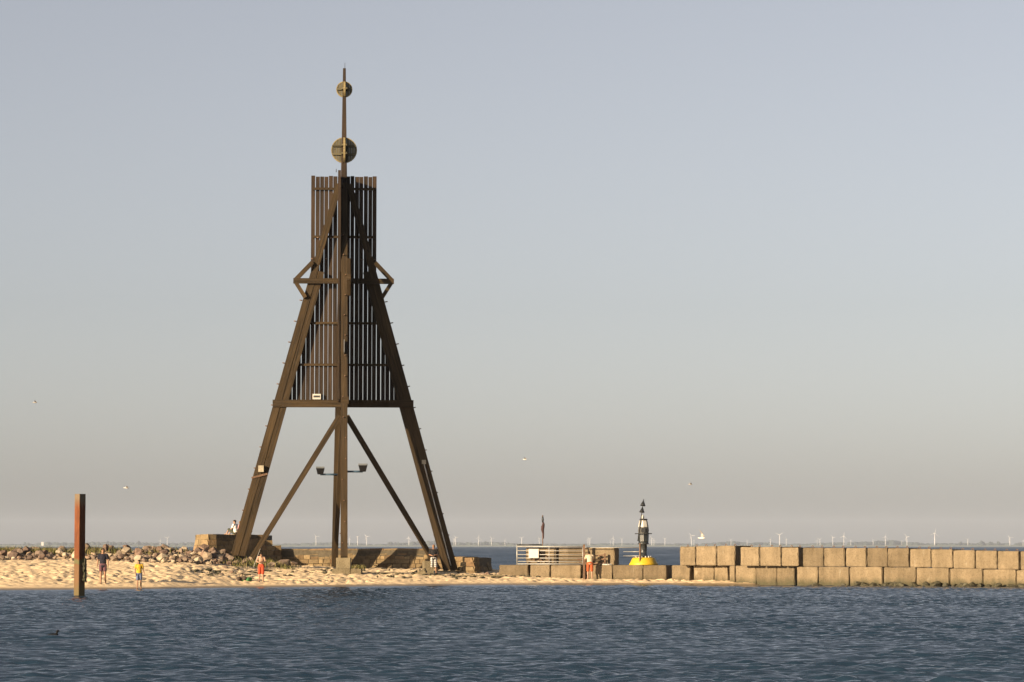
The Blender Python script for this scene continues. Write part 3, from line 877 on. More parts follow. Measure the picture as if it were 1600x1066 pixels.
while nrock < 278 and tries < 9000:
    tries += 1
    x = rr.uniform(-34.5, -16.4)
    ym = float(np.interp(x, [-80, -27, -20, -16], [184, 186.5, 188, 189.5]))
    front = float(np.interp(x, [-35, -27, -23, -19, -16], [6.5, 6.5, 8.0, 9.5, 5.0]))
    u = rr.uniform(-front, 1.6); y = ym + u
    if x > -20.6 and y > 191.6 - 0.0 and x > -20.4: continue
    if x < -24 and rr.random() < .35 and u > -2.5: continue
    s = rr.uniform(.36, .70) if rr.random() < .85 else rr.uniform(.7, 1.0)
    if u < -front + 1: s *= .75
    if any((x - a) ** 2 + ((y - b) * .9) ** 2 < ((s + c) * .36) ** 2 for a, b, c in placed): continue
    if (x - lf.x) ** 2 + (y - lf.y) ** 2 < .5: continue
    placed.append((x, y, s))
    put_rock(x, y, s, *seg_of(x), sink=.08)
# the rest of the bank: smaller rubble between the boulders, too many to count
mb = MB()
for i in range(620):
    x = rr.uniform(-35, -16.2)
    ym = float(np.interp(x, [-80, -27, -20, -16], [184, 186.5, 188, 189.5]))
    front = float(np.interp(x, [-35, -27, -23, -19, -16], [6.3, 6.3, 7.8, 9.6, 5.6]))
    y = ym + rr.uniform(-front, 1.2) if rr.random() < .6 else ym + rr.gauss(-2, 1.2)
    if x > -20.6 and y > 191.4: continue
    me_ = RM[rr.randrange(12)]; sz = rr.uniform(.16, .42)
    Mx = Matrix.Translation((x, y, gz(x, y) + sz * .12)) @ Matrix.Rotation(rr.uniform(0, 6.28), 4, 'Z') @ Matrix.Rotation(rr.uniform(-.6, .6), 4, 'X') @ Matrix.Scale(sz, 4)
    b = len(mb.v); mb.v += [tuple(Mx @ v.co) for v in me_.vertices]
    for p_ in me_.polygons: mb.face([b + q_ for q_ in p_.vertices])
o = mb.build('boulder_rubble', stone_mat('rubble_granite', [(0, (0.10, 0.075, 0.06)), (0.3, (0.20, 0.13, 0.09)), (0.6, (0.25, 0.19, 0.135)), (0.85, (0.16, 0.12, 0.10)), (1, (0.31, 0.26, 0.19))], 'island', 2.2)); tag(o, kind='stuff')
# loose stones on the sand between the bank and the tower, and below the right wing
for px_, py, s in ((352, 889, .5), (370, 892, .38), (425, 887, .9), (441, 886, 1.3), (455, 884, .9), (462, 893, .3), (412, 893, .35), (399, 893, .3), (477, 894, .28), (330, 897, .3), (345, 899, .45), (362, 896, .4)):
    g = ghit(px_, py); put_rock(g.x, g.y, s, 'loose stone lying on the sand left of the front tower footing', 'loose stones on the sand', .3)
for px_, py, s in ((753, 899, .5), (745, 901, .4), (764, 900, .6), (781, 899, .5), (795, 899, .35), (735, 901, .35), (720, 902, .4), (702, 901, .5), (714, 901, .3)):
    g = ghit(px_, py); put_rock(g.x, g.y, s, 'stone half buried in sand in front of the stepped wall end', 'stones by the stepped wall end', .3)

def blades(pts, name, hmin, hmax, w=.02, per=26, spread=.35):
    v = []; f = []
    q = random.Random(len(pts))
    for (x, y, z, k) in pts:
        for i in range(per):
            bx, by = x + q.gauss(0, spread), y + q.gauss(0, spread)
            h = q.uniform(hmin, hmax) * k; a = q.uniform(0, 6.28); lean = q.uniform(.1, .7) * h
            dx, dy = math.cos(a), math.sin(a); ww = w * q.uniform(.7, 1.6)
            b = len(v)
            v += [(bx - dy * ww, by + dx * ww, z - .1), (bx + dy * ww, by - dx * ww, z - .1),
                  (bx + dx * lean * .4 + dy * ww * .7, by + dy * lean * .4 - dx * ww * .7, z + h * .6), (bx + dx * lean * .4 - dy * ww * .7, by + dy * lean * .4 + dx * ww * .7, z + h * .6),
                  (bx + dx * lean, by + dy * lean, z + h)]
            f += [(b, b + 1, b + 2, b + 3), (b + 3, b + 2, b + 4)]
    me = bpy.data.meshes.new(name); me.from_pydata(v, [], f); me.materials.append(GRASS); me.update()
    o = link(name, me); tag(o, kind='stuff'); return o
gp = []
q = random.Random(4)
for i in range(250):
    x = q.uniform(-34, -20.5)
    if x > -24.6 and q.random() < .72: continue
    ym = float(np.interp(x, [-80, -27, -20, -16], [184, 186.5, 188, 189.5]))
    y = ym + q.uniform(-2.2, 2.0)
    gp.append((x, y, gz(x, y), q.uniform(.6, 1.15)))
blades(gp, 'dune_grass', .2, .48, .02, 34, .3)
gp = []
for i in range(46):
    px_ = q.gauss(405, 22); py = q.uniform(879, 888)
    g = ghit(px_, py); gp.append((g.x, g.y, g.z, q.uniform(.5, 1.2)))
for i in range(10):
    g = P(q.uniform(548, 566), 885, 196); gp.append((g.x, 194 + q.uniform(-1, 2), gz(g.x, 194), .8))
blades(gp, 'dune_grass', .18, .42, .02, 34, .25)

mb = MB(); q = random.Random(9)
for i in range(150):
    px_ = q.uniform(300, 1000); py = q.choice([q.gauss(892.5, 2.0), q.gauss(897, 2), q.uniform(886, 908)])
    if px_ > 700: py = q.gauss(901.5, 1.2)
    g = ghit(px_, py)
    for k in range(q.randint(1, 3)):
        mb.ball((g.x + q.gauss(0, .3), g.y + q.gauss(0, .15), g.z + .05), (q.uniform(.06, .2), q.uniform(.05, .15), q.uniform(.03, .075)), Matrix.Rotation(q.uniform(0, 3), 3, 'Z'), 6, 4)
o = mb.build('seaweed_wrack', WEED); tag(o, kind='stuff')

# ------------------------------------------------------------------ concrete blocks of the breakwater
BM = {}
def cblock(frame, s0, s1, back0, depth, z0, z1, lab, group, yaw=0):
    """frame = (point on front line, unit tangent); s along it; the block reaches back0..back0+depth behind the line"""
    p, d, n = frame                               # n points away from the camera
    w = s1 - s0; h = z1 - z0
    bm = bmesh.new(); bmesh.ops.create_cube(bm, size=1)
    for v in bm.verts: v.co = Vector((v.co.x * w, (v.co.y + .5) * depth, (v.co.z + .5) * h))
    bmesh.ops.bevel(bm, geom=bm.edges[:], offset=.035, segments=2, affect='EDGES')
    big = [e for e in bm.edges if e.calc_length() > .5]
    bmesh.ops.subdivide_edges(bm, edges=big, cuts=5, use_grid_fill=True)
    for v in bm.verts:
        k = .010 if abs(v.co.x) < w / 2 - .06 else .022
        v.co += Vector((rng.uniform(-k, k) * .6, rng.uniform(-k, k), rng.uniform(-k, k) * .6))
    me = bpy.data.meshes.new('concrete_block'); bm.to_mesh(me); bm.free(); me.materials.append(CONC)
    c = p + d * ((s0 + s1) / 2) + n * back0
    o = link('concrete_block', me, None, (c.x, c.y, z0))
    o.rotation_euler = (0, 0, math.atan2(d.y, d.x) + yaw)
    return tag(o, lab, 'concrete block', group)
def frame_of(pxa, Ya, pxb, Yb):
    a = Vector((PX(pxa, Ya), Ya)); b = Vector((PX(pxb, Yb), Yb)); d = (b - a).normalized()
    return (a, d, Vector((-d.y, d.x)))
def s_at(fr, px_):
    p, d, n = fr; k = (px_ - 800) / FPX / 1.0
    k = PX(px_, 1.0)
    # p.x + s d.x = k (p.y + s d.y)
    return (k * p.y - p.x) / (d.x - k * d.y)
ZJ = 1.13
LOW = [('L1', (780, 187.0, 1041, 184.2), [(780, 825.3), (828.2, 859), (860.6, 907.2), (910.4, 956.6), (957.8, 1003.8), (1005, 1041)]),
       ('L2', (1055, 183.4, 1142, 181.4), [(1049, 1077.5), (1083.5, 1115), (1116, 1137)]),
       ('L3', (1142, 180.4, 1245, 177.2), [(1139, 1147.6), (1148.6, 1180), (1181, 1212.6), (1213.6, 1241)]),
       ('L4', (1245, 175.4, 1600, 168.2), [(1245.3, 1277.6), (1278.4, 1326), (1327.4, 1377.6), (1380, 1430), (1431.2, 1482), (1483.6, 1534), (1535.2, 1586.4), (1588, 1641), (1642, 1697)])]
UP = [('L1', .62, 856, [(822, 869), (873, 960)]),
      ('L2', -.62, None, [(1062, 1086.5), (1087.4, 1118.6), (1119.6, 1148)]),
      ('L3', -.62, None, [(1156, 1185), (1187, 1219), (1220.4, 1246.5)]),
      ('L4', 0.02, None, [(1254, 1286), (1287.2, 1319.4), (1322, 1353.4), (1354.4, 1386), (1387.2, 1420), (1421.4, 1454), (1455.2, 1488), (1489, 1522.4), (1524, 1557), (1558.4, 1591), (1594, 1627), (1628, 1661)])]
TOPY = [(1060, 855.2), (1120, 853.2), (1150, 853.6), (1156, 854.6), (1250, 855.8), (1320, 856.6), (1420, 857.2), (1500, 860.0), (1600, 862.2), (1700, 864.6)]
JOINY = [(1245, 885.8), (1320, 885.6), (1420, 886.6), (1500, 888.4), (1600, 890.8), (1700, 893)]
frames = {}
nl = nu_ = 0
GN = {'L1': 'beside the steel gate', 'L2': 'right of the yellow buoy', 'L3': 'in the middle part of the breakwater', 'L4': 'in the long right part of the breakwater'}
for nm_, ln, bl in LOW:
    fr = frame_of(*ln); frames[nm_] = fr
    for i, (a, b) in enumerate(bl):
        s0, s1 = s_at(fr, a), s_at(fr, b)
        Ym = (fr[0] + fr[1] * ((s0 + s1) / 2)).y
        zt = ZJ if nm_ != 'L4' else PZ(np.interp((a + b) / 2, *zip(*JOINY)), Ym)
        fr_top = zt + rng.uniform(-.012, .008)
        lab = 'lower row concrete block, %s from the left %s' % (ORD[i], GN[nm_] if nm_ != 'L1' else 'below the steel gate and buoy')
        cblock(fr, s0, s1, rng.uniform(-.03, .04), 1.9, -.55, fr_top, lab, 'lower row of breakwater blocks', R(rng.uniform(-.5, .5)))
for nm_, back, ty, bl in UP:
    fr = frames[nm_]
    fr = (fr[0] + fr[2] * back, fr[1], fr[2])
    for i, (a, b) in enumerate(bl):
        s0, s1 = s_at(fr, a), s_at(fr, b)
        Ym = (fr[0] + fr[1] * ((s0 + s1) / 2)).y
        py = ty or np.interp((a + b) / 2, *zip(*TOPY))
        zb2 = ZJ + .012 if nm_ != 'L4' else PZ(np.interp((a + b) / 2, *zip(*JOINY)), Ym) + .014
        lab = 'upper row concrete block, %s from the left %s' % (ORD[i], GN[nm_] if nm_ != 'L1' else 'behind the steel gate')
        o = cblock(fr, s0, s1, rng.uniform(-.04, .05), (2.1 if nm_ in ('L2', 'L3') else 1.5) if nm_ != 'L1' else 1.25, zb2, PZ(py, Ym) + rng.uniform(-.015, .015), lab, 'upper row of breakwater blocks', R(rng.uniform(-.7, .7)))
        if nm_ != 'L1':
            zz = PZ(py, Ym) - zb2
            for sx in (-.3, .3):
                m = MB()
                pts = [(sx - .07, .6, zz - .02), (sx - .05, .6, zz + .09), (sx, .6, zz + .12), (sx + .05, .6, zz + .09), (sx + .07, .6, zz - .02)]
                m.rings(pts, [.02] * 5, 5)
                m.build('lifting_lug', IRON, o)
# seaweed covered stones at the foot of the long wall
fr = frames['L4']; r3 = random.Random(8)
for i in range(62):
    s = r3.uniform(.2, 17.5) if r3.random() < .45 else r3.uniform(4.2, 13.5)
    p = fr[0] + fr[1] * s - fr[2] * r3.uniform(.08, .5)
    sz = r3.uniform(.3, .75)
    o = link('weedy_stone', RM[r3.randrange(12)], None, (p.x, p.y, r3.uniform(.0, .14)))
    o.rotation_euler = (r3.uniform(-.5, .5), r3.uniform(-.5, .5), r3.uniform(0, 6)); o.scale = (sz * 1.2, sz, sz * .9)
    tag(o, 'dark weed covered stone in the water along the foot of the breakwater', 'stone', 'weed covered stones at the breakwater foot')
WEEDR = noisy('weed_covered_rock', (0.045, 0.042, 0.025), 0.7, 0.5, 5)
wm = [m_.copy() for m_ in RM]
for m_ in wm: m_.materials[0] = WEEDR
for o in S.objects:
    if o.name.startswith('weedy_stone'): o.data = wm[RM.index(o.data)]

# ------------------------------------------------------------------ steel gate, railing, posts
fr = frames['L1']
def on_l1(px_, back, z):
    p, d, n = fr; s = s_at(fr, px_)
    w = p + d * s + n * back
    k = PX(px_, 1.0)
    return Vector((k * w.y, w.y, z))
zE = ZJ
def zat(py, px_, back): return PZ(py, on_l1(px_, back, 0).y)
B_ = .22
gate = empty('steel_gate', on_l1(808, B_, zE), 'wide galvanised steel bar gate with a blank white board on the breakwater blocks', 'gate')
go = Vector(gate.location)
def gt(m, pa, pb, r): m.tube(Vector(pa) - go, Vector(pb) - go, r, r, 8)
m = MB()
z0_, z1_ = zat(883, 808, B_), zat(853.6, 808, B_)
gt(m, on_l1(808, B_, zE), on_l1(808, B_, zat(851.6, 808, B_)), .045)
gt(m, on_l1(911, B_, zE + .03), on_l1(911, B_, zat(854.4, 911, B_)), .04)
gt(m, on_l1(808, B_, zat(854, 808, B_)), on_l1(911, B_, zat(854.6, 911, B_)), .045)
gt(m, on_l1(808, B_, zE + .07), on_l1(911, B_, zE + .07), .04)
gt(m, on_l1(858, B_, zE + .07), on_l1(858, B_, zat(854, 858, B_)), .025)
m.build('gate_frame', GALV, gate)
for py in (860.5, 866.6, 872, 877.4):
    m = MB(); gt(m, on_l1(808, B_, zat(py, 808, B_)), on_l1(911, B_, zat(py + .5, 911, B_)), .028); m.build('gate_bar', GALV, gate)
m = MB(); gt(m, on_l1(808, B_ + .02, zat(851.5, 808, B_)), on_l1(846, B_ + .02, zat(851.5, 846, B_)), .04); gt(m, on_l1(846, B_ + .02, zat(851.5, 846, B_)), on_l1(846, B_ + .02, zat(854.5, 846, B_)), .04)
m.build('top_pipe', DARKM, gate)
m = MB(); a = on_l1(826, B_ - .09, zat(872, 826, B_)) - go; b = on_l1(841.5, B_ - .09, zat(858, 841, B_)) - go
m.prism([(a.x, a.y - .02), (b.x, b.y - .02), (b.x, b.y + .02), (a.x, a.y + .02)], a.z, b.z); m.build('blank_board', WHITEP, gate)
# dark bars added in place of the slanted gate rail shadows on the block
m = MB()
gsb = empty('gate_shadow_bars', on_l1(846, .45, zE), 'dark sloping bars standing in for gate rail shadows behind the white board', 'shadow bars'); ro = Vector(gsb.location)
for j, (xa, ya, xb, yb) in enumerate(((843, 863, 857, 872), (838, 872, 857, 881), (828, 872, 845, 881.5), (823, 877, 836, 883))):
    m.tube(on_l1(xa, .45, zat(ya, xa, .45)) - ro, on_l1(xb, .45, zat(yb, xb, .45)) - ro, .03, .03, 6)
m.tube(on_l1(857, .45, zE) - ro, on_l1(857, .45, zat(871, 857, .45)) - ro, .045, .045, 6)
m.tube(on_l1(823, .45, zE) - ro, on_l1(823, .45, zat(876, 823, .45)) - ro, .03, .03, 6)
m.tube(on_l1(843, .45, zE) - ro, on_l1(843, .45, zat(862, 843, .45)) - ro, .03, .03, 6)
m.build('bars', IRON, gsb)
pst = on_l1(912.5, -.12, 0); pst.z = gz(pst.x, pst.y)
m = MB(); m.beam((0, 0, -.3), (0, 0, zat(851, 912, -.12) - pst.z), .13, .13); o = m.build('iron_post', IRON, None, pst)
tag(o, 'rusty brown iron post standing in the sand at the right end of the gate', 'post')
rl = empty('railing', on_l1(1000, B_, zE), 'thin grey steel railing running from the gate to the buoy', 'railing'); ro = Vector(rl.location)
m = MB(); m.tube(on_l1(1000, B_, zE) - ro, on_l1(1000, B_, zat(849, 1000, B_)) - ro, .05, .05, 8); m.build('post', IRON, rl)
for py, xa in ((855.7, 913), (862.2, 974), (868.8, 974)):
    m = MB(); bb = B_ if py < 860 else 1.0
    m.tube(on_l1(xa, bb, zat(py, xa, bb)) - ro, on_l1(1000, B_, zat(py, 1000, B_)) - ro, .024, .024, 6); m.build('rail', GALV, rl)
wb = empty('wooden_barrier', on_l1(945, .3, zE), 'small dark wooden barrier on the block ledge beside the leaning man', 'barrier'); ro = Vector(wb.location)
m = MB(); m.beam(on_l1(945, .3, zE) - ro, on_l1(945, .3, zat(864.8, 945, .3)) - ro, .1, .1); m.beam(on_l1(906, .3, zE) - ro, on_l1(906, .3, zat(872, 906, .3)) - ro, .08, .08); m.build('post', IRON, wb)
for (xa, ya, xb, yb) in ((926, 869.3, 945, 867), (902, 873.8, 945, 874), (906, 880.6, 945, 880.2)):
    m = MB(); m.beam(on_l1(xa, .24, zat(ya, xa, .24)) - ro, on_l1(xb, .24, zat(yb, xb, .24)) - ro, .07, .05); m.build('rail', IRON, wb)
m = MB(); 
for k in range(5): m.ball((k * .1, rng.uniform(-.05, .05), .04), (.12, .1, .05), None, 8, 5)
o = m.build('white_cloth', WHITEP, None, on_l1(943.5, .12, zE)); tag(o, 'crumpled white cloth on the block edge by the wooden barrier', 'cloth')

# flagpole with furled flag
fy_ = 193.5; fp = Vector((PX(848, fy_), fy_, gz(PX(848, fy_), fy_) - .2))
fg = empty('flagpole', fp, 'thin flagpole with a furled dark red flag behind the gate', 'flagpole')
zt = PZ(806.5, fy_) - fp.z
m = MB(); m.tube((0, 0, 0), (0, 0, zt), .035, .028, 8); m.ball((0, 0, zt), .05, None, 8, 6); m.build('pole', IRON, fg)
m = MB()
m.rings([(0, 0, PZ(807.5, fy_) - fp.z), (.0, 0, PZ(812, fy_) - fp.z), (.01, 0, PZ(816.5, fy_) - fp.z)], [.05, .07, .05], 8)
m.build('flag_bundle', DARKM, fg)
m = MB()
prof = [(816, .05), (819, .08), (823, .11), (828, .10), (834, .06), (842, .035)]
m.rings([(.02 + .03 * math.sin(i * 1.7), 0.02 * math.cos(i * 2.1), PZ(p_, fy_) - fp.z) for i, (p_, r_) in enumerate(prof)], [r_ for p_, r_ in prof], 9)
m.build('flag', FLAGC, fg)

# ------------------------------------------------------------------ cardinal buoy
BY = 185.55
bp = Vector((PX(1005.5, BY), BY, ZJ + .01))
g_ = Vector((bp.x, bp.y))
buoy = empty('navigation_buoy', bp, 'black cardinal buoy with two upward cones on a yellow float', 'buoy')
zb = lambda py: PZ(py, BY) - bp.z
m = MB(); m.lathe([(.88, 0), (.90, zb(882)), (.82, zb(879)), (.72, zb(873.5)), (.66, zb(871.5)), (.3, zb(871))], 28); m.build('float', YELLOWP, buoy)
m = MB()
for k in range(14):
    a = 2 * math.pi * k / 14; m.tube((.48 * math.cos(a), .48 * math.sin(a), zb(872)), (.48 * math.cos(a), .48 * math.sin(a), zb(869)), .05, .05, 6)
m.build('deck_bolt', WHITEP, buoy)
m = MB(); m.lathe([(.50, zb(871.2)), (.44, zb(870)), (.22, zb(868.5)), (.21, zb(851)), (.33, zb(850)), (.33, zb(848.5)), (.30, zb(847.6))], 20); m.build('stem', BLACKP, buoy)
m = MB(); m.lathe([(.28, zb(848)), (.31, zb(846)), (.33, zb(835)), (.31, zb(834.2))], 8, False); m.build('lower_body', BLACKP, buoy)
m = MB(); m.rings([(.5 * math.cos(2 * math.pi * k / 24), .5 * math.sin(2 * math.pi * k / 24), zb(834)) for k in range(25)], [.03] * 25, 6, False)
for k in range(4):
    a = math.pi / 4 + math.pi / 2 * k; m.tube((.2 * math.cos(a), .2 * math.sin(a), zb(834)), (.5 * math.cos(a), .5 * math.sin(a), zb(834)), .025, .025, 6)
m.build('guard_ring', DARKM, buoy)
m = MB(); m.lathe([(.31, zb(834)), (.335, zb(829)), (.30, zb(822)), (.225, zb(812.4)), (.20, zb(812))], 8, False); m.build('lantern_house', GREYP, buoy)
for k, a in enumerate((R(-112.5), R(-67.5), R(-157.5))):
    m = MB(); d = Vector((math.cos(a), math.sin(a), 0)); t_ = Vector((-d.y, d.x, 0))
    z1, z2 = zb(823.5), zb(813.5); r1, r2_ = .305 * .924 + .012, .225 * .924 + .018
    w1, w2 = .11, .075
    c = []
    for dd in (0, .015):
        c += [d * (r1 + dd) - t_ * w1 + Vector((0, 0, z1)), d * (r1 + dd) + t_ * w1 + Vector((0, 0, z1)), d * (r2_ + dd) + t_ * w2 + Vector((0, 0, z2)), d * (r2_ + dd) - t_ * w2 + Vector((0, 0, z2))]
    m.hexa([c[0], c[1], c[2], c[3], c[4], c[5], c[6], c[7]]); m.build('pale_panel', WHITEP, buoy)
m = MB(); m.box(-.16, .1, -.352, -.30, zb(832), zb(825)); m.build('hatch', DARKM, buoy)
m = MB(); m.lathe([(.25, zb(812.2)), (.26, zb(811.2)), (.2, zb(810.8))], 16); m.build('top_plate', DARKM, buoy)
m = MB(); m.lathe([(.09, zb(811)), (.10, zb(808)), (.07, zb(805.5)), (.02, zb(804.6))], 12, True, Matrix.Translation((-.05, 0, 0))); m.build('lantern', WHITEP, buoy)
m = MB()
top = Vector((.02, 0, zb(780))); bot = Vector((-.17, -.28, zb(812)))
m.tube(Vector((-.36, -.28, zb(846))), bot + Vector((-.02, 0, 0)), .03, .03, 6); m.tube(bot, top, .032, .02, 6); m.tube(Vector((-.10, -.2, zb(823))), Vector((-.0, -.1, zb(812))), .02, .02, 5)
m.build('topmark_mast', DARKM, buoy)
ax = (top - bot).normalized()
for py0, py1 in ((800.6, 792.2), (790.2, 781.6)):
    f0 = (zb(py0) - bot.z) / (top.z - bot.z)
    M_ = Matrix.Translation(bot.lerp(top, f0)) @ ax.to_track_quat('Z', 'Y').to_matrix().to_4x4()
    m = MB(); m.lathe([(.165, 0), (.155, .03), (.02, (zb(py1) - zb(py0)) * 1.02)], 18, True, M_); m.build('topmark_cone', DARKM, buoy)

# ------------------------------------------------------------------ rusty pile in the water
pyY = 137.7
pc = Vector((PX(124.6, pyY), pyY, -1.5))
zt = PZ(772, pyY) + 1.5
pile = empty('steel_pile', pc, 'tall rusty brown steel box pile standing in the water at left', 'pile')
m = MB(); a_ = R(47); hf = .186
def rp(x, y): return (x * math.cos(a_) - y * math.sin(a_), x * math.sin(a_) + y * math.cos(a_))
def octa(h, c): return [rp(*p) for p in ((-h + c, -h), (h - c, -h), (h, -h + c), (h, h - c), (h - c, h), (-h + c, h), (-h, h - c), (-h, -h + c))]
m.prism(octa(hf, .025), 0, zt); m.build('shaft', RUST, pile)
m = MB()
for sx, sy in ((-1, -1), (1, 1)):
    x_, y_ = rp(sx * hf, sy * hf)
    m.box(x_ - .015, x_ + .015, y_ - .02, y_ + .02, 0.5, zt - .02)
m.build('weld_seam', RUST, pile)
m = MB(); q = random.Random(2)
for i in range(26):
    z = 1.5 + q.uniform(.75, 1.62); k = 1 - abs(z - 2.75) / 1.2
    m.ball((q.uniform(.17, .27), -.02 + q.uniform(-.12, .1), z), (q.uniform(.04, .09), .07, q.uniform(.08, .2)), None, 7, 5)
for i in range(14):
    x0 = q.uniform(.2, .33); z = 1.5 + q.uniform(1.0, 1.5); m.tube((x0, -.05, z), (x0 + q.uniform(-.03, .04), -.05, z - q.uniform(.3, .7)), .02, .008, 5)
o = m.build('seaweed_clump', WEED, None, pc); tag(o, 'dark ragged seaweed clump hanging on the right side of the rusty pile', 'seaweed')

# ------------------------------------------------------------------ people
def remesh(prims, voxel, name, mat, smooth=3):
    mb = MB()
    for p in prims:
        if p[0] == 'c':
            _, a, ra, b, rb = p
            a, b = Vector(a), Vector(b); d = b - a
            ts = [0, .25, .5, .75, 1]
            mb.rings([a.lerp(b, t) for t in ts], [ra + (rb - ra) * t for t in ts], 12)
            mb.ball(a, ra, None, 12, 8); mb.ball(b, rb, None, 12, 8)
        else:
            mb.ball(p[1], p[2], p[3] if len(p) > 3 else None, 16, 12)
    me = mb.mesh(name); o = bpy.data.objects.new('tmp', me); COL.objects.link(o)
    r = o.modifiers.new('r', 'REMESH'); r.mode = 'VOXEL'; r.voxel_size = voxel; r.use_smooth_shade = True
    if smooth:
        s_ = o.modifiers.new('s', 'SMOOTH'); s_.factor = .5; s_.iterations = smooth
    dg = bpy.context.evaluated_depsgraph_get()
    out = bpy.data.meshes.new_from_object(o.evaluated_get(dg))
    bpy.data.objects.remove(o)
    out.name = name; out.materials.clear(); out.materials.append(mat)
    return out
HAIRD = cloth('dark_hair', (0.018, 0.012, 0.009)); HAIRB = cloth('blond_brown_hair', (0.16, 0.09, 0.045))
EYE_M = noisy('eye_dark', (0.02, 0.015, 0.012), 0.3, 0.1, 5)
def person(loc, rz, height, label, J, skin, hair, shirt=None, shorts=None, hairlen=0, sleeve=.55, leglen=.85, shoes=None, girth=1.0, shirt_low=0.0):
    k = height / 1.8
    D = dict(P=(0, 0, .96), C=(0, .01, 1.33), N=(0, .015, 1.52), H=(0, -.015, 1.675),
             SL=(-.185, .015, 1.465), SR=(.185, .015, 1.465), EL=(-.235, .03, 1.18), ER=(.235, .03, 1.18), WL=(-.25, -.03, .93), WR=(.25, -.03, .93),
             HL=(-.095, 0, .93), HR=(.095, 0, .93), KL=(-.105, -.015, .50), KR=(.105, -.015, .50), AL=(-.115, .03, .085), AR=(.115, .03, .085), FL=(-.14, -.16, .03), FR=(.14, -.16, .03), face=(0, -1, -.05), grip=0.5)
    D.update(J)
    g = {q: Vector(v) for q, v in D.items() if q not in ('grip',)}
    rt = empty('person', loc, label, 'person', None, rz); rt.scale = (k, k, k)
    up = (g['C'] - g['P']).normalized()
    Rt = up.to_track_quat('Z', 'Y').to_matrix()
    side = (g['SR'] - g['SL']).normalized(); fwd = up.cross(side).normalized() * -1
    fw = side.cross(up).normalized() * -1 if False else up.cross(side).normalized()
    Rt = Matrix((side, up.cross(side).normalized(), up)).transposed()
    pr = [('e', g['C'] + up * .01, (.165 * girth, .105 * girth, .20), Rt), ('e', g['P'].lerp(g['C'], .42), (.142 * girth, .10 * girth, .17), Rt), ('e', g['P'], (.165, .112, .13), Rt),
          ('c', g['SL'], .058, g['SR'], .058), ('c', g['N'] - up * .06, .062, g['H'] - (g['H'] - g['N']) * .3, .052),
          ('c', g['SL'].lerp(g['N'], .1), .06, g['N'], .05), ('c', g['SR'].lerp(g['N'], .1), .06, g['N'], .05)]
    for s in 'LR':
        pr += [('c', g['S' + s], .058, g['S' + s].lerp(g['E' + s], .45), .05), ('c', g['S' + s].lerp(g['E' + s], .45), .05, g['E' + s], .038),
               ('c', g['E' + s], .039, g['E' + s].lerp(g['W' + s], .3), .041), ('c', g['E' + s].lerp(g['W' + s], .3), .041, g['W' + s], .027)]
        pr += [('c', g['H' + s], .092, g['H' + s].lerp(g['K' + s], .5), .076), ('c', g['H' + s].lerp(g['K' + s], .5), .076, g['K' + s], .055),
               ('c', g['K' + s], .054, g['K' + s].lerp(g['A' + s], .35), .057), ('c', g['K' + s].lerp(g['A' + s], .35), .057, g['A' + s], .037),
               ('c', g['A' + s] + Vector((0, .03, -.04)), .04, g['F' + s], .03)]
        # hand: palm, four curled fingers, thumb
        ad = (g['W' + s] - g['E' + s]).normalized()
        lat = fwd if abs(ad.dot(fwd)) < .9 else side
        lat = (lat - ad * lat.dot(ad)).normalized()
        inn = ad.cross(lat); inn *= (1 if inn.dot(g['C'] - g['W' + s]) > 0 else -1)
        hc = g['W' + s] + ad * .05
        Mh = Matrix((lat, inn, ad)).transposed()
        pr.append(('e', hc, (.040, .018, .055), Mh))
        for q, (o_, l_) in enumerate(((-.030, .066), (-.010, .078), (.010, .074), (.029, .058))):
            b0 = hc + ad * .042 + lat * o_
            b1 = b0 + ad * l_ * .5 + inn * l_ * .12 + lat * o_ * .12
            b2 = b1 + ad * l_ * .38 + inn * l_ * (.25 + .3 * D['grip'])
            pr += [('c', b0, .0098, b1, .009), ('c', b1, .009, b2, .0075)]
        tf = -1 if lat.dot(g['face']) < 0 else 1
        b0 = hc - ad * .02 + lat * tf * .034; b1 = b0 + lat * tf * .03 + ad * .035 + inn * .008; b2 = b1 + ad * .03 + lat * tf * .006 + inn * .012
        pr += [('c', b0, .013, b1, .0105), ('c', b1, .0105, b2, .009)]
    # head with face
    f = g['face'].normalized(); hu = (g['H'] - g['N']).normalized(); hu = (hu * .6 + Vector((0, 0, .4)))
    hs_ = hu.cross(f).normalized() * -1; hu = (hs_.cross(f)).normalized(); hu = hu if hu.z > 0 else -hu
    Mh = Matrix((hs_, -f, hu)).transposed(); H = g['H']
    hp = lambda x, y, z: H + Mh @ Vector((x, y, z))
    pr += [('e', hp(0, .01, .03), (.076, .096, .088), Mh), ('e', hp(0, -.025, -.035), (.062, .066, .082), Mh), ('e', hp(0, -.06, -.095), (.026, .024, .022), Mh),
           ('c', hp(0, -.09, .018), .011, hp(0, -.108, -.022), .016), ('e', hp(0, -.083, .03), (.05, .014, .012), Mh), ('e', hp(0, -.085, -.06), (.026, .012, .009), Mh),
           ('e', hp(-.078, .012, -.005), (.010, .02, .032), Mh), ('e', hp(.078, .012, -.005), (.010, .02, .032), Mh)]
    link('body', remesh(pr, .0085, 'body', skin, 2), rt)
    ey = MB()
    for sx in (-1, 1): ey.ball(hp(sx * .03, -.083, .012), (.012, .009, .007), Mh, 8, 6)
    ey.build('eyes', EYE_M, rt)
    hr = [('e', hp(0, .018, .045), (.084, .096, .082), Mh), ('e', hp(0, .05, .0), (.078, .066, .085 + hairlen), Mh), ('e', hp(0, -.04, .095), (.06, .045, .03), Mh)]
    link('hair', remesh(hr, .012, 'hair', hair, 2), rt)
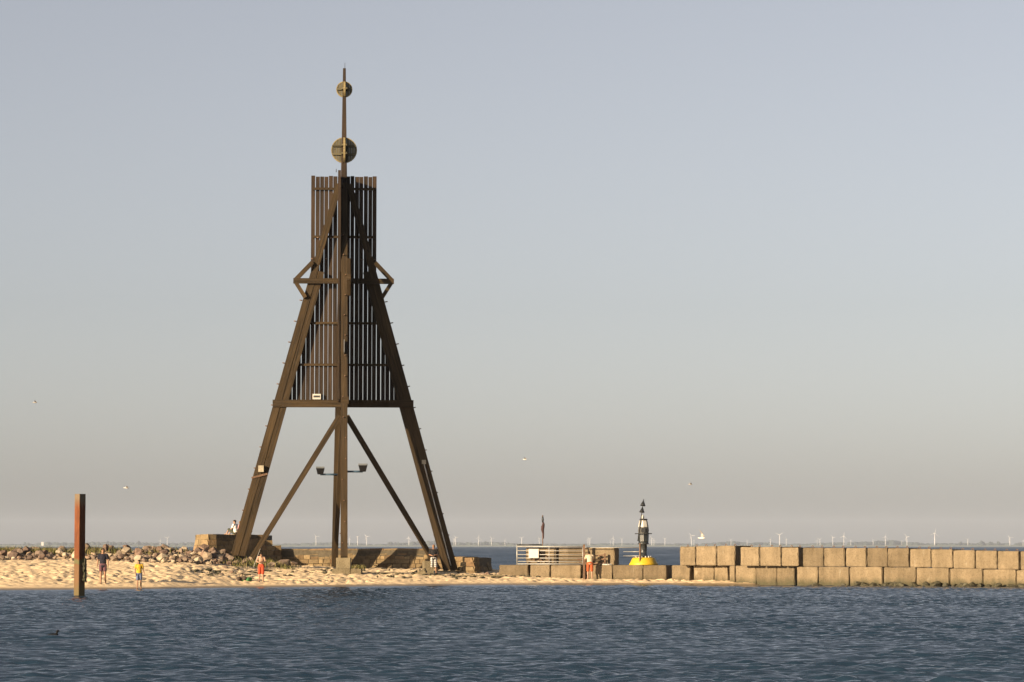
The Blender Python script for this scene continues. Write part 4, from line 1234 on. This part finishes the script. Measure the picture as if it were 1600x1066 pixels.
    if shirt:
        pr = [('e', g['C'] + up * .01, (.188 * girth, .130 * girth, .205), Rt), ('e', g['P'].lerp(g['C'], .45), (.172 * girth, .130 * girth, .19), Rt), ('e', g['P'].lerp(g['C'], .12 - shirt_low), (.182, .134, .11), Rt),
              ('c', g['SL'], .072, g['SR'], .072), ('c', g['SL'].lerp(g['N'], .15), .07, g['N'] - up * .045, .068), ('c', g['SR'].lerp(g['N'], .15), .07, g['N'] - up * .045, .068)]
        for s in 'LR':
            e = g['S' + s].lerp(g['E' + s], sleeve)
            pr.append(('c', g['S' + s], .074, e, .068))
        link('shirt', remesh(pr, .014, 'shirt', shirt, 2), rt)
    if shorts:
        pr = [('e', g['P'] + up * .015, (.182, .130, .125), Rt)]
        for s in 'LR':
            e = g['H' + s].lerp(g['K' + s], leglen)
            pr += [('c', g['H' + s], .108, g['H' + s].lerp(e, .5), .102), ('c', g['H' + s].lerp(e, .5), .102, e, .096)]
        link('shorts', remesh(pr, .014, 'shorts', shorts, 2), rt)
    if shoes:
        for s in 'LR':
            link('shoe', remesh([('c', g['A' + s] + Vector((0, .035, -.03)), .052, g['F' + s] + Vector((0, .0, .012)), .042), ('c', g['A' + s] + Vector((0, .02, -.04)), .045, g['F' + s], .042)], .012, 'shoe', shoes, 1), rt)
    return rt

def stand(px_, py):
    g = ghit(px_, py); return Vector((g.x, g.y, g.z + .0))
p = stand(160.5, 913)
person(p, R(4), 1.93, 'man in navy tee shirt and plum shorts walking on the sand', dict(
    SL=(-.19, .02, 1.46), EL=(-.25, .05, 1.18), WL=(-.285, .0, .94), SR=(.19, .01, 1.46), ER=(.245, .0, 1.18), WR=(.265, -.07, .94),
    KL=(-.10, -.05, .50), AL=(-.09, -.06, .085), FL=(-.10, -.25, .03), KR=(.11, -.02, .51), AR=(.13, .17, .10), FR=(.145, .0, .03), face=(.1, -1, -.1)),
    SKIN, HAIRD, cloth('navy_tee', (0.016, 0.016, 0.024)), cloth('plum_shorts', (0.09, 0.045, 0.055)), leglen=.55, sleeve=.6, shirt_low=.25)
p = stand(217, 920.3)
person(p, R(12), 1.56, 'boy in yellow tee shirt and grey blue shorts at the water edge', dict(
    KL=(-.09, -.05, .50), AL=(-.10, -.08, .085), FL=(-.13, -.26, .03), KR=(.11, .02, .50), AR=(.14, .14, .09), FR=(.16, -.04, .03),
    EL=(-.235, .05, 1.19), WL=(-.22, -.06, .96), ER=(.26, .04, 1.18), WR=(.33, -.02, .95), face=(-.3, -1, -.35), H=(-.01, -.04, 1.67)),
    SKIN, HAIRD, None, cloth('grey_blue_shorts', (0.10, 0.12, 0.19)), leglen=.75)
boy = [o for o in S.objects if o.name.startswith('person')][-1]
def yellow_mat():
    t = NT('yellow_tee')
    o = t.obj(); f = t.noise(o, 7, 3)
    z = t.n('SeparateXYZ', None, Vector=o).outputs[2]
    band = t.math('MULTIPLY', t.maprange(z, 1.13, 1.17, 0, 1), t.maprange(z, 1.30, 1.34, 1, 0))
    pat = t.math('MULTIPLY', band, t.maprange(f, .45, .55, 0, 1))
    return t.base(t.mix(pat, (0.46, 0.29, 0.03), (0.32, 0.08, 0.02)), 0.9, 0, .15)
pr = [('e', (0, .01, 1.34), (.188, .130, .205)), ('e', (0, 0, 1.12), (.175, .132, .20)), ('e', (0, 0, 1.0), (.182, .134, .11)), ('c', (-.185, .015, 1.465), .072, (.185, .015, 1.465), .072),
      ('c', (-.16, .015, 1.47), .07, (0, .015, 1.475), .068), ('c', (.16, .015, 1.47), .07, (0, .015, 1.475), .068),
      ('c', (-.185, .015, 1.465), .074, (-.218, .035, 1.30), .07), ('c', (.185, .015, 1.465), .074, (.23, .03, 1.30), .07)]
link('shirt', remesh(pr, .014, 'shirt', yellow_mat(), 2), boy)
p = stand(408, 909.5)
person(p, R(-3), 1.72, 'bare chested man in red shorts with bent head and folded hands', dict(
    H=(.02, -.13, 1.63), N=(.01, -.03, 1.51), face=(.1, -1, -1.0), EL=(-.27, -.03, 1.20), WL=(-.06, -.25, 1.16), ER=(.26, -.04, 1.19), WR=(.06, -.26, 1.20),
    KL=(-.10, -.02, .5), KR=(.10, -.02, .5), grip=1.0), SKINF, HAIRD, None, cloth('red_shorts', (0.34, 0.055, 0.025)), leglen=.92)
m = MB(); a = P(406.8, 857.5, 183.5); b = ghit(395, 880); b = Vector((PX(394.5, 183.5), 183.5, gz(PX(394.5, 183.5), 183.5)))
m.tube((0, 0, -.1), a - b, .018, .010, 5); o = m.build('rod', WHITEP, None, b); tag(o, 'thin pale rod stuck in the ground leaning right behind the man in red shorts', 'rod')
sk = ghit(377.5, 907.5)
m = MB(); q = random.Random(12)
for i in range(9): m.ball((q.uniform(-.22, .22), q.uniform(-.12, .12), .1 + q.uniform(-.03, .05)), (.13, .11, .12), None, 9, 6)
m.rings([(-.12, 0, .2), (-.1, 0, .36), (.02, .02, .42), (.08, 0, .22)], [.02] * 4, 6)
m.tube((-.05, .05, .2), (.16, .05, .52), .015, .015, 5)
o = m.build('beach_bag', cloth('dark_bag', (0.06, 0.045, 0.035)), None, sk); tag(o, 'dark brown bag lying on the sand left of the green bag', 'bag')
sk = ghit(385, 908)
m = MB()
for i in range(8): m.ball((q.uniform(-.2, .2), q.uniform(-.12, .12), .1 + q.uniform(-.03, .06)), (.14, .12, .12), None, 9, 6)
o = m.build('beach_bag', cloth('green_bag', (0.05, 0.16, 0.06)), None, sk); tag(o, 'green bag lying on the sand left of the man in red shorts', 'bag')

def check_mat():
    t = NT('checked_shorts'); o = t.obj()
    sp = t.n('SeparateXYZ', None, Vector=o)
    a = t.math('GREATER_THAN', t.math('SINE', t.math('MULTIPLY', sp.outputs[0], 55)), .35)
    b = t.math('GREATER_THAN', t.math('SINE', t.math('MULTIPLY', sp.outputs[2], 50)), .35)
    return t.base(t.mix(t.math('MULTIPLY', t.math('MAXIMUM', a, b), .85), (0.52, 0.50, 0.46), (0.08, 0.09, 0.11)), .9, 0, .15)
p = stand(677.5, 897.5)
person(p, R(2), 1.84, 'man in a black polo shirt and white checked shorts by the right tower leg', dict(
    EL=(-.265, .02, 1.20), WL=(-.08, -.22, 1.12), ER=(.26, .02, 1.19), WR=(.13, -.26, 1.16), KL=(-.12, -.03, .5), AL=(-.15, .0, .085), FL=(-.19, -.19, .03),
    KR=(.12, .0, .5), AR=(.16, .06, .085), FR=(.24, -.11, .03), face=(-.15, -1, -.05), grip=.9), SKIN, HAIRB, cloth('black_polo', (0.016, 0.016, 0.018)), check_mat(), leglen=1.0, sleeve=.8,
    shoes=cloth('dark_shoes', (0.03, 0.025, 0.02)), girth=1.08, shirt_low=.15)
# man leaning on the blocks, back toward the camera
p = stand(921.5, 901); lp = on_l1(921.5, -.55, 0); p = Vector((lp.x, lp.y, gz(lp.x, lp.y) + .02))
person(p, R(183), 1.80, 'man in cream shirt and orange shorts leaning on the blocks, back turned', dict(
    P=(0, .14, .97), C=(0, -.06, 1.29), N=(0, -.16, 1.46), H=(.02, -.25, 1.56), SL=(-.185, -.12, 1.41), SR=(.185, -.12, 1.41), EL=(-.28, -.27, 1.20), ER=(.28, -.27, 1.20), WL=(-.20, -.46, 1.08), WR=(.20, -.46, 1.08),
    HL=(-.10, .12, .93), HR=(.10, .12, .93), KL=(-.12, .10, .50), KR=(.12, .09, .50), AL=(-.13, .14, .085), AR=(.13, .14, .085), FL=(-.15, -.05, .03), FR=(.15, -.05, .03), face=(0, -1, -.5)),
    SKINF, HAIRD, cloth('cream_shirt', (0.42, 0.36, 0.26)), cloth('orange_shorts', (0.29, 0.07, 0.025)), leglen=.95, sleeve=.7, girth=1.05)
# two people sitting on the high wall
zs = zH
x_, y_ = PX(367.5, 196.2), 196.2
SIT = dict(P=(0, .05, .12), C=(0, .0, .50), N=(0, -.03, .70), H=(-.0, -.06, .85), SL=(-.185, -.01, .645), SR=(.185, -.01, .645), EL=(-.25, -.1, .38), ER=(.25, -.1, .38), WL=(-.14, -.32, .36), WR=(.14, -.32, .36),
           HL=(-.09, .0, .10), HR=(.09, .0, .10), KL=(-.16, -.42, .34), KR=(.16, -.42, .34), AL=(-.14, -.62, .09), AR=(.14, -.62, .09), FL=(-.15, -.82, .03), FR=(.15, -.82, .03))
person(Vector((x_, y_, zs - .02)), R(-125), 1.78, 'person in a white shirt sitting on top of the high stone wall', dict(SIT, face=(.2, -1, -.1)), SKINF, HAIRD, cloth('white_shirt', (0.62, 0.61, 0.60)), cloth('dark_trousers', (0.05, 0.055, 0.04)), leglen=1.0, sleeve=.6)
x_, y_ = PX(374.5, 197.2), 197.2
person(Vector((x_, y_, zs - .02)), R(150), 1.66, 'person in a pink top sitting on the high wall half hidden by the tower leg', dict(SIT), SKINF, HAIRB, cloth('pink_top', (0.38, 0.2, 0.21)), cloth('grey_trousers', (0.12, 0.11, 0.10)), leglen=1.0, sleeve=.6)

# ------------------------------------------------------------------ gulls
def gull(loc, rz, roll, size, wing, label, mb_mat=GULLW, wmat=GULLG):
    rt = empty('gull', loc, label, 'gull', 'gulls in the air', rz); rt.rotation_euler = (0, roll, rz); rt.scale = (size,) * 3
    m = MB(); m.rings([(0, -.24, 0), (0, -.19, .01), (0, -.08, 0), (0, .08, 0), (0, .2, .01), (0, .32, .015)], [.012, .045, .075, .07, .04, .03], 9); m.build('body', mb_mat, rt)
    for s in (-1, 1):
        m = MB(); u = math.radians(wing)
        pts = [Vector((s * .05, 0, .02)), Vector((s * (.05 + .3 * math.cos(u)), -.03, .02 + .3 * math.sin(u))), Vector((s * (.05 + .3 * math.cos(u) + .36 * math.cos(u * .45)), .08, .02 + .3 * math.sin(u) + .36 * math.sin(u * .45)))]
        ch = [.17, .15, .03]
        for i in range(2):
            a, b = pts[i], pts[i + 1]
            c = []
            for zz in (-.008, .008):
                c += [a + Vector((0, -ch[i] / 2, zz)), b + Vector((0, -ch[i + 1] / 2, zz)), b + Vector((0, ch[i + 1] / 2, zz)), a + Vector((0, ch[i] / 2, zz))]
            m.hexa(c)
        m.build('wing', wmat, rt)
gull(P(1097, 841, 150), R(70), R(20), 0.68, 60, 'gull with raised wing flying low above the breakwater blocks')
gull(P(198, 762.5, 170), R(100), 0, .55, 18, 'small pale gull flying right of the rusty pile top')
gull(P(820.5, 718, 180), R(80), 0, .45, 30, 'tiny pale gull high in the sky above the gate')
gull(P(55, 629, 200), R(95), 0, .55, 25, 'tiny dark gull high at the left edge', GULLG)
gull(P(1079, 757, 200), R(95), 0, .5, 25, 'tiny dark gull high above the left end of the breakwater', GULLG)
wb_ = P(84, 994, 70); 
rt = empty('water_bird', (wb_.x, 77.0 * 1.0, 0.0), 'small dark bird swimming on the water at the lower left', 'bird')
wy = EYE / ((994.5 - 853.5) / FPX); rt.location = (PX(84, wy), wy, .0); rt.scale = (.8, .8, .8)
m = MB(); m.rings([(-.2, 0, .05), (-.12, 0, .05), (0, 0, .04), (.1, 0, .06), (.16, 0, .10)], [.02, .05, .075, .06, .03], 9); m.rings([(.11, 0, .07), (.13, 0, .14), (.14, 0, .18)], [.035, .028, .03], 8); m.ball((.15, 0, .19), (.05, .035, .035), None, 8, 6); m.tube((.18, 0, .19), (.25, 0, .18), .012, .006, 5)
m.build('body', MATTEB, rt)

# ------------------------------------------------------------------ haze
HZ = 3.0e-5
mb = MB(); mb.box(-5900, 5900, -130, 17250, -3.7, 150)
t = bpy.data.materials.new('sea_haze'); t.use_nodes = True; nt = t.node_tree; nt.nodes.clear()
v = nt.nodes.new('ShaderNodeVolumePrincipled'); v.inputs['Color'].default_value = (0.70, 0.80, 1.0, 1); v.inputs['Density'].default_value = HZ
mo = nt.nodes.new('ShaderNodeOutputMaterial'); nt.links.new(v.outputs[0], mo.inputs['Volume'])
o = mb.build('haze', t); tag(o, kind='stuff')
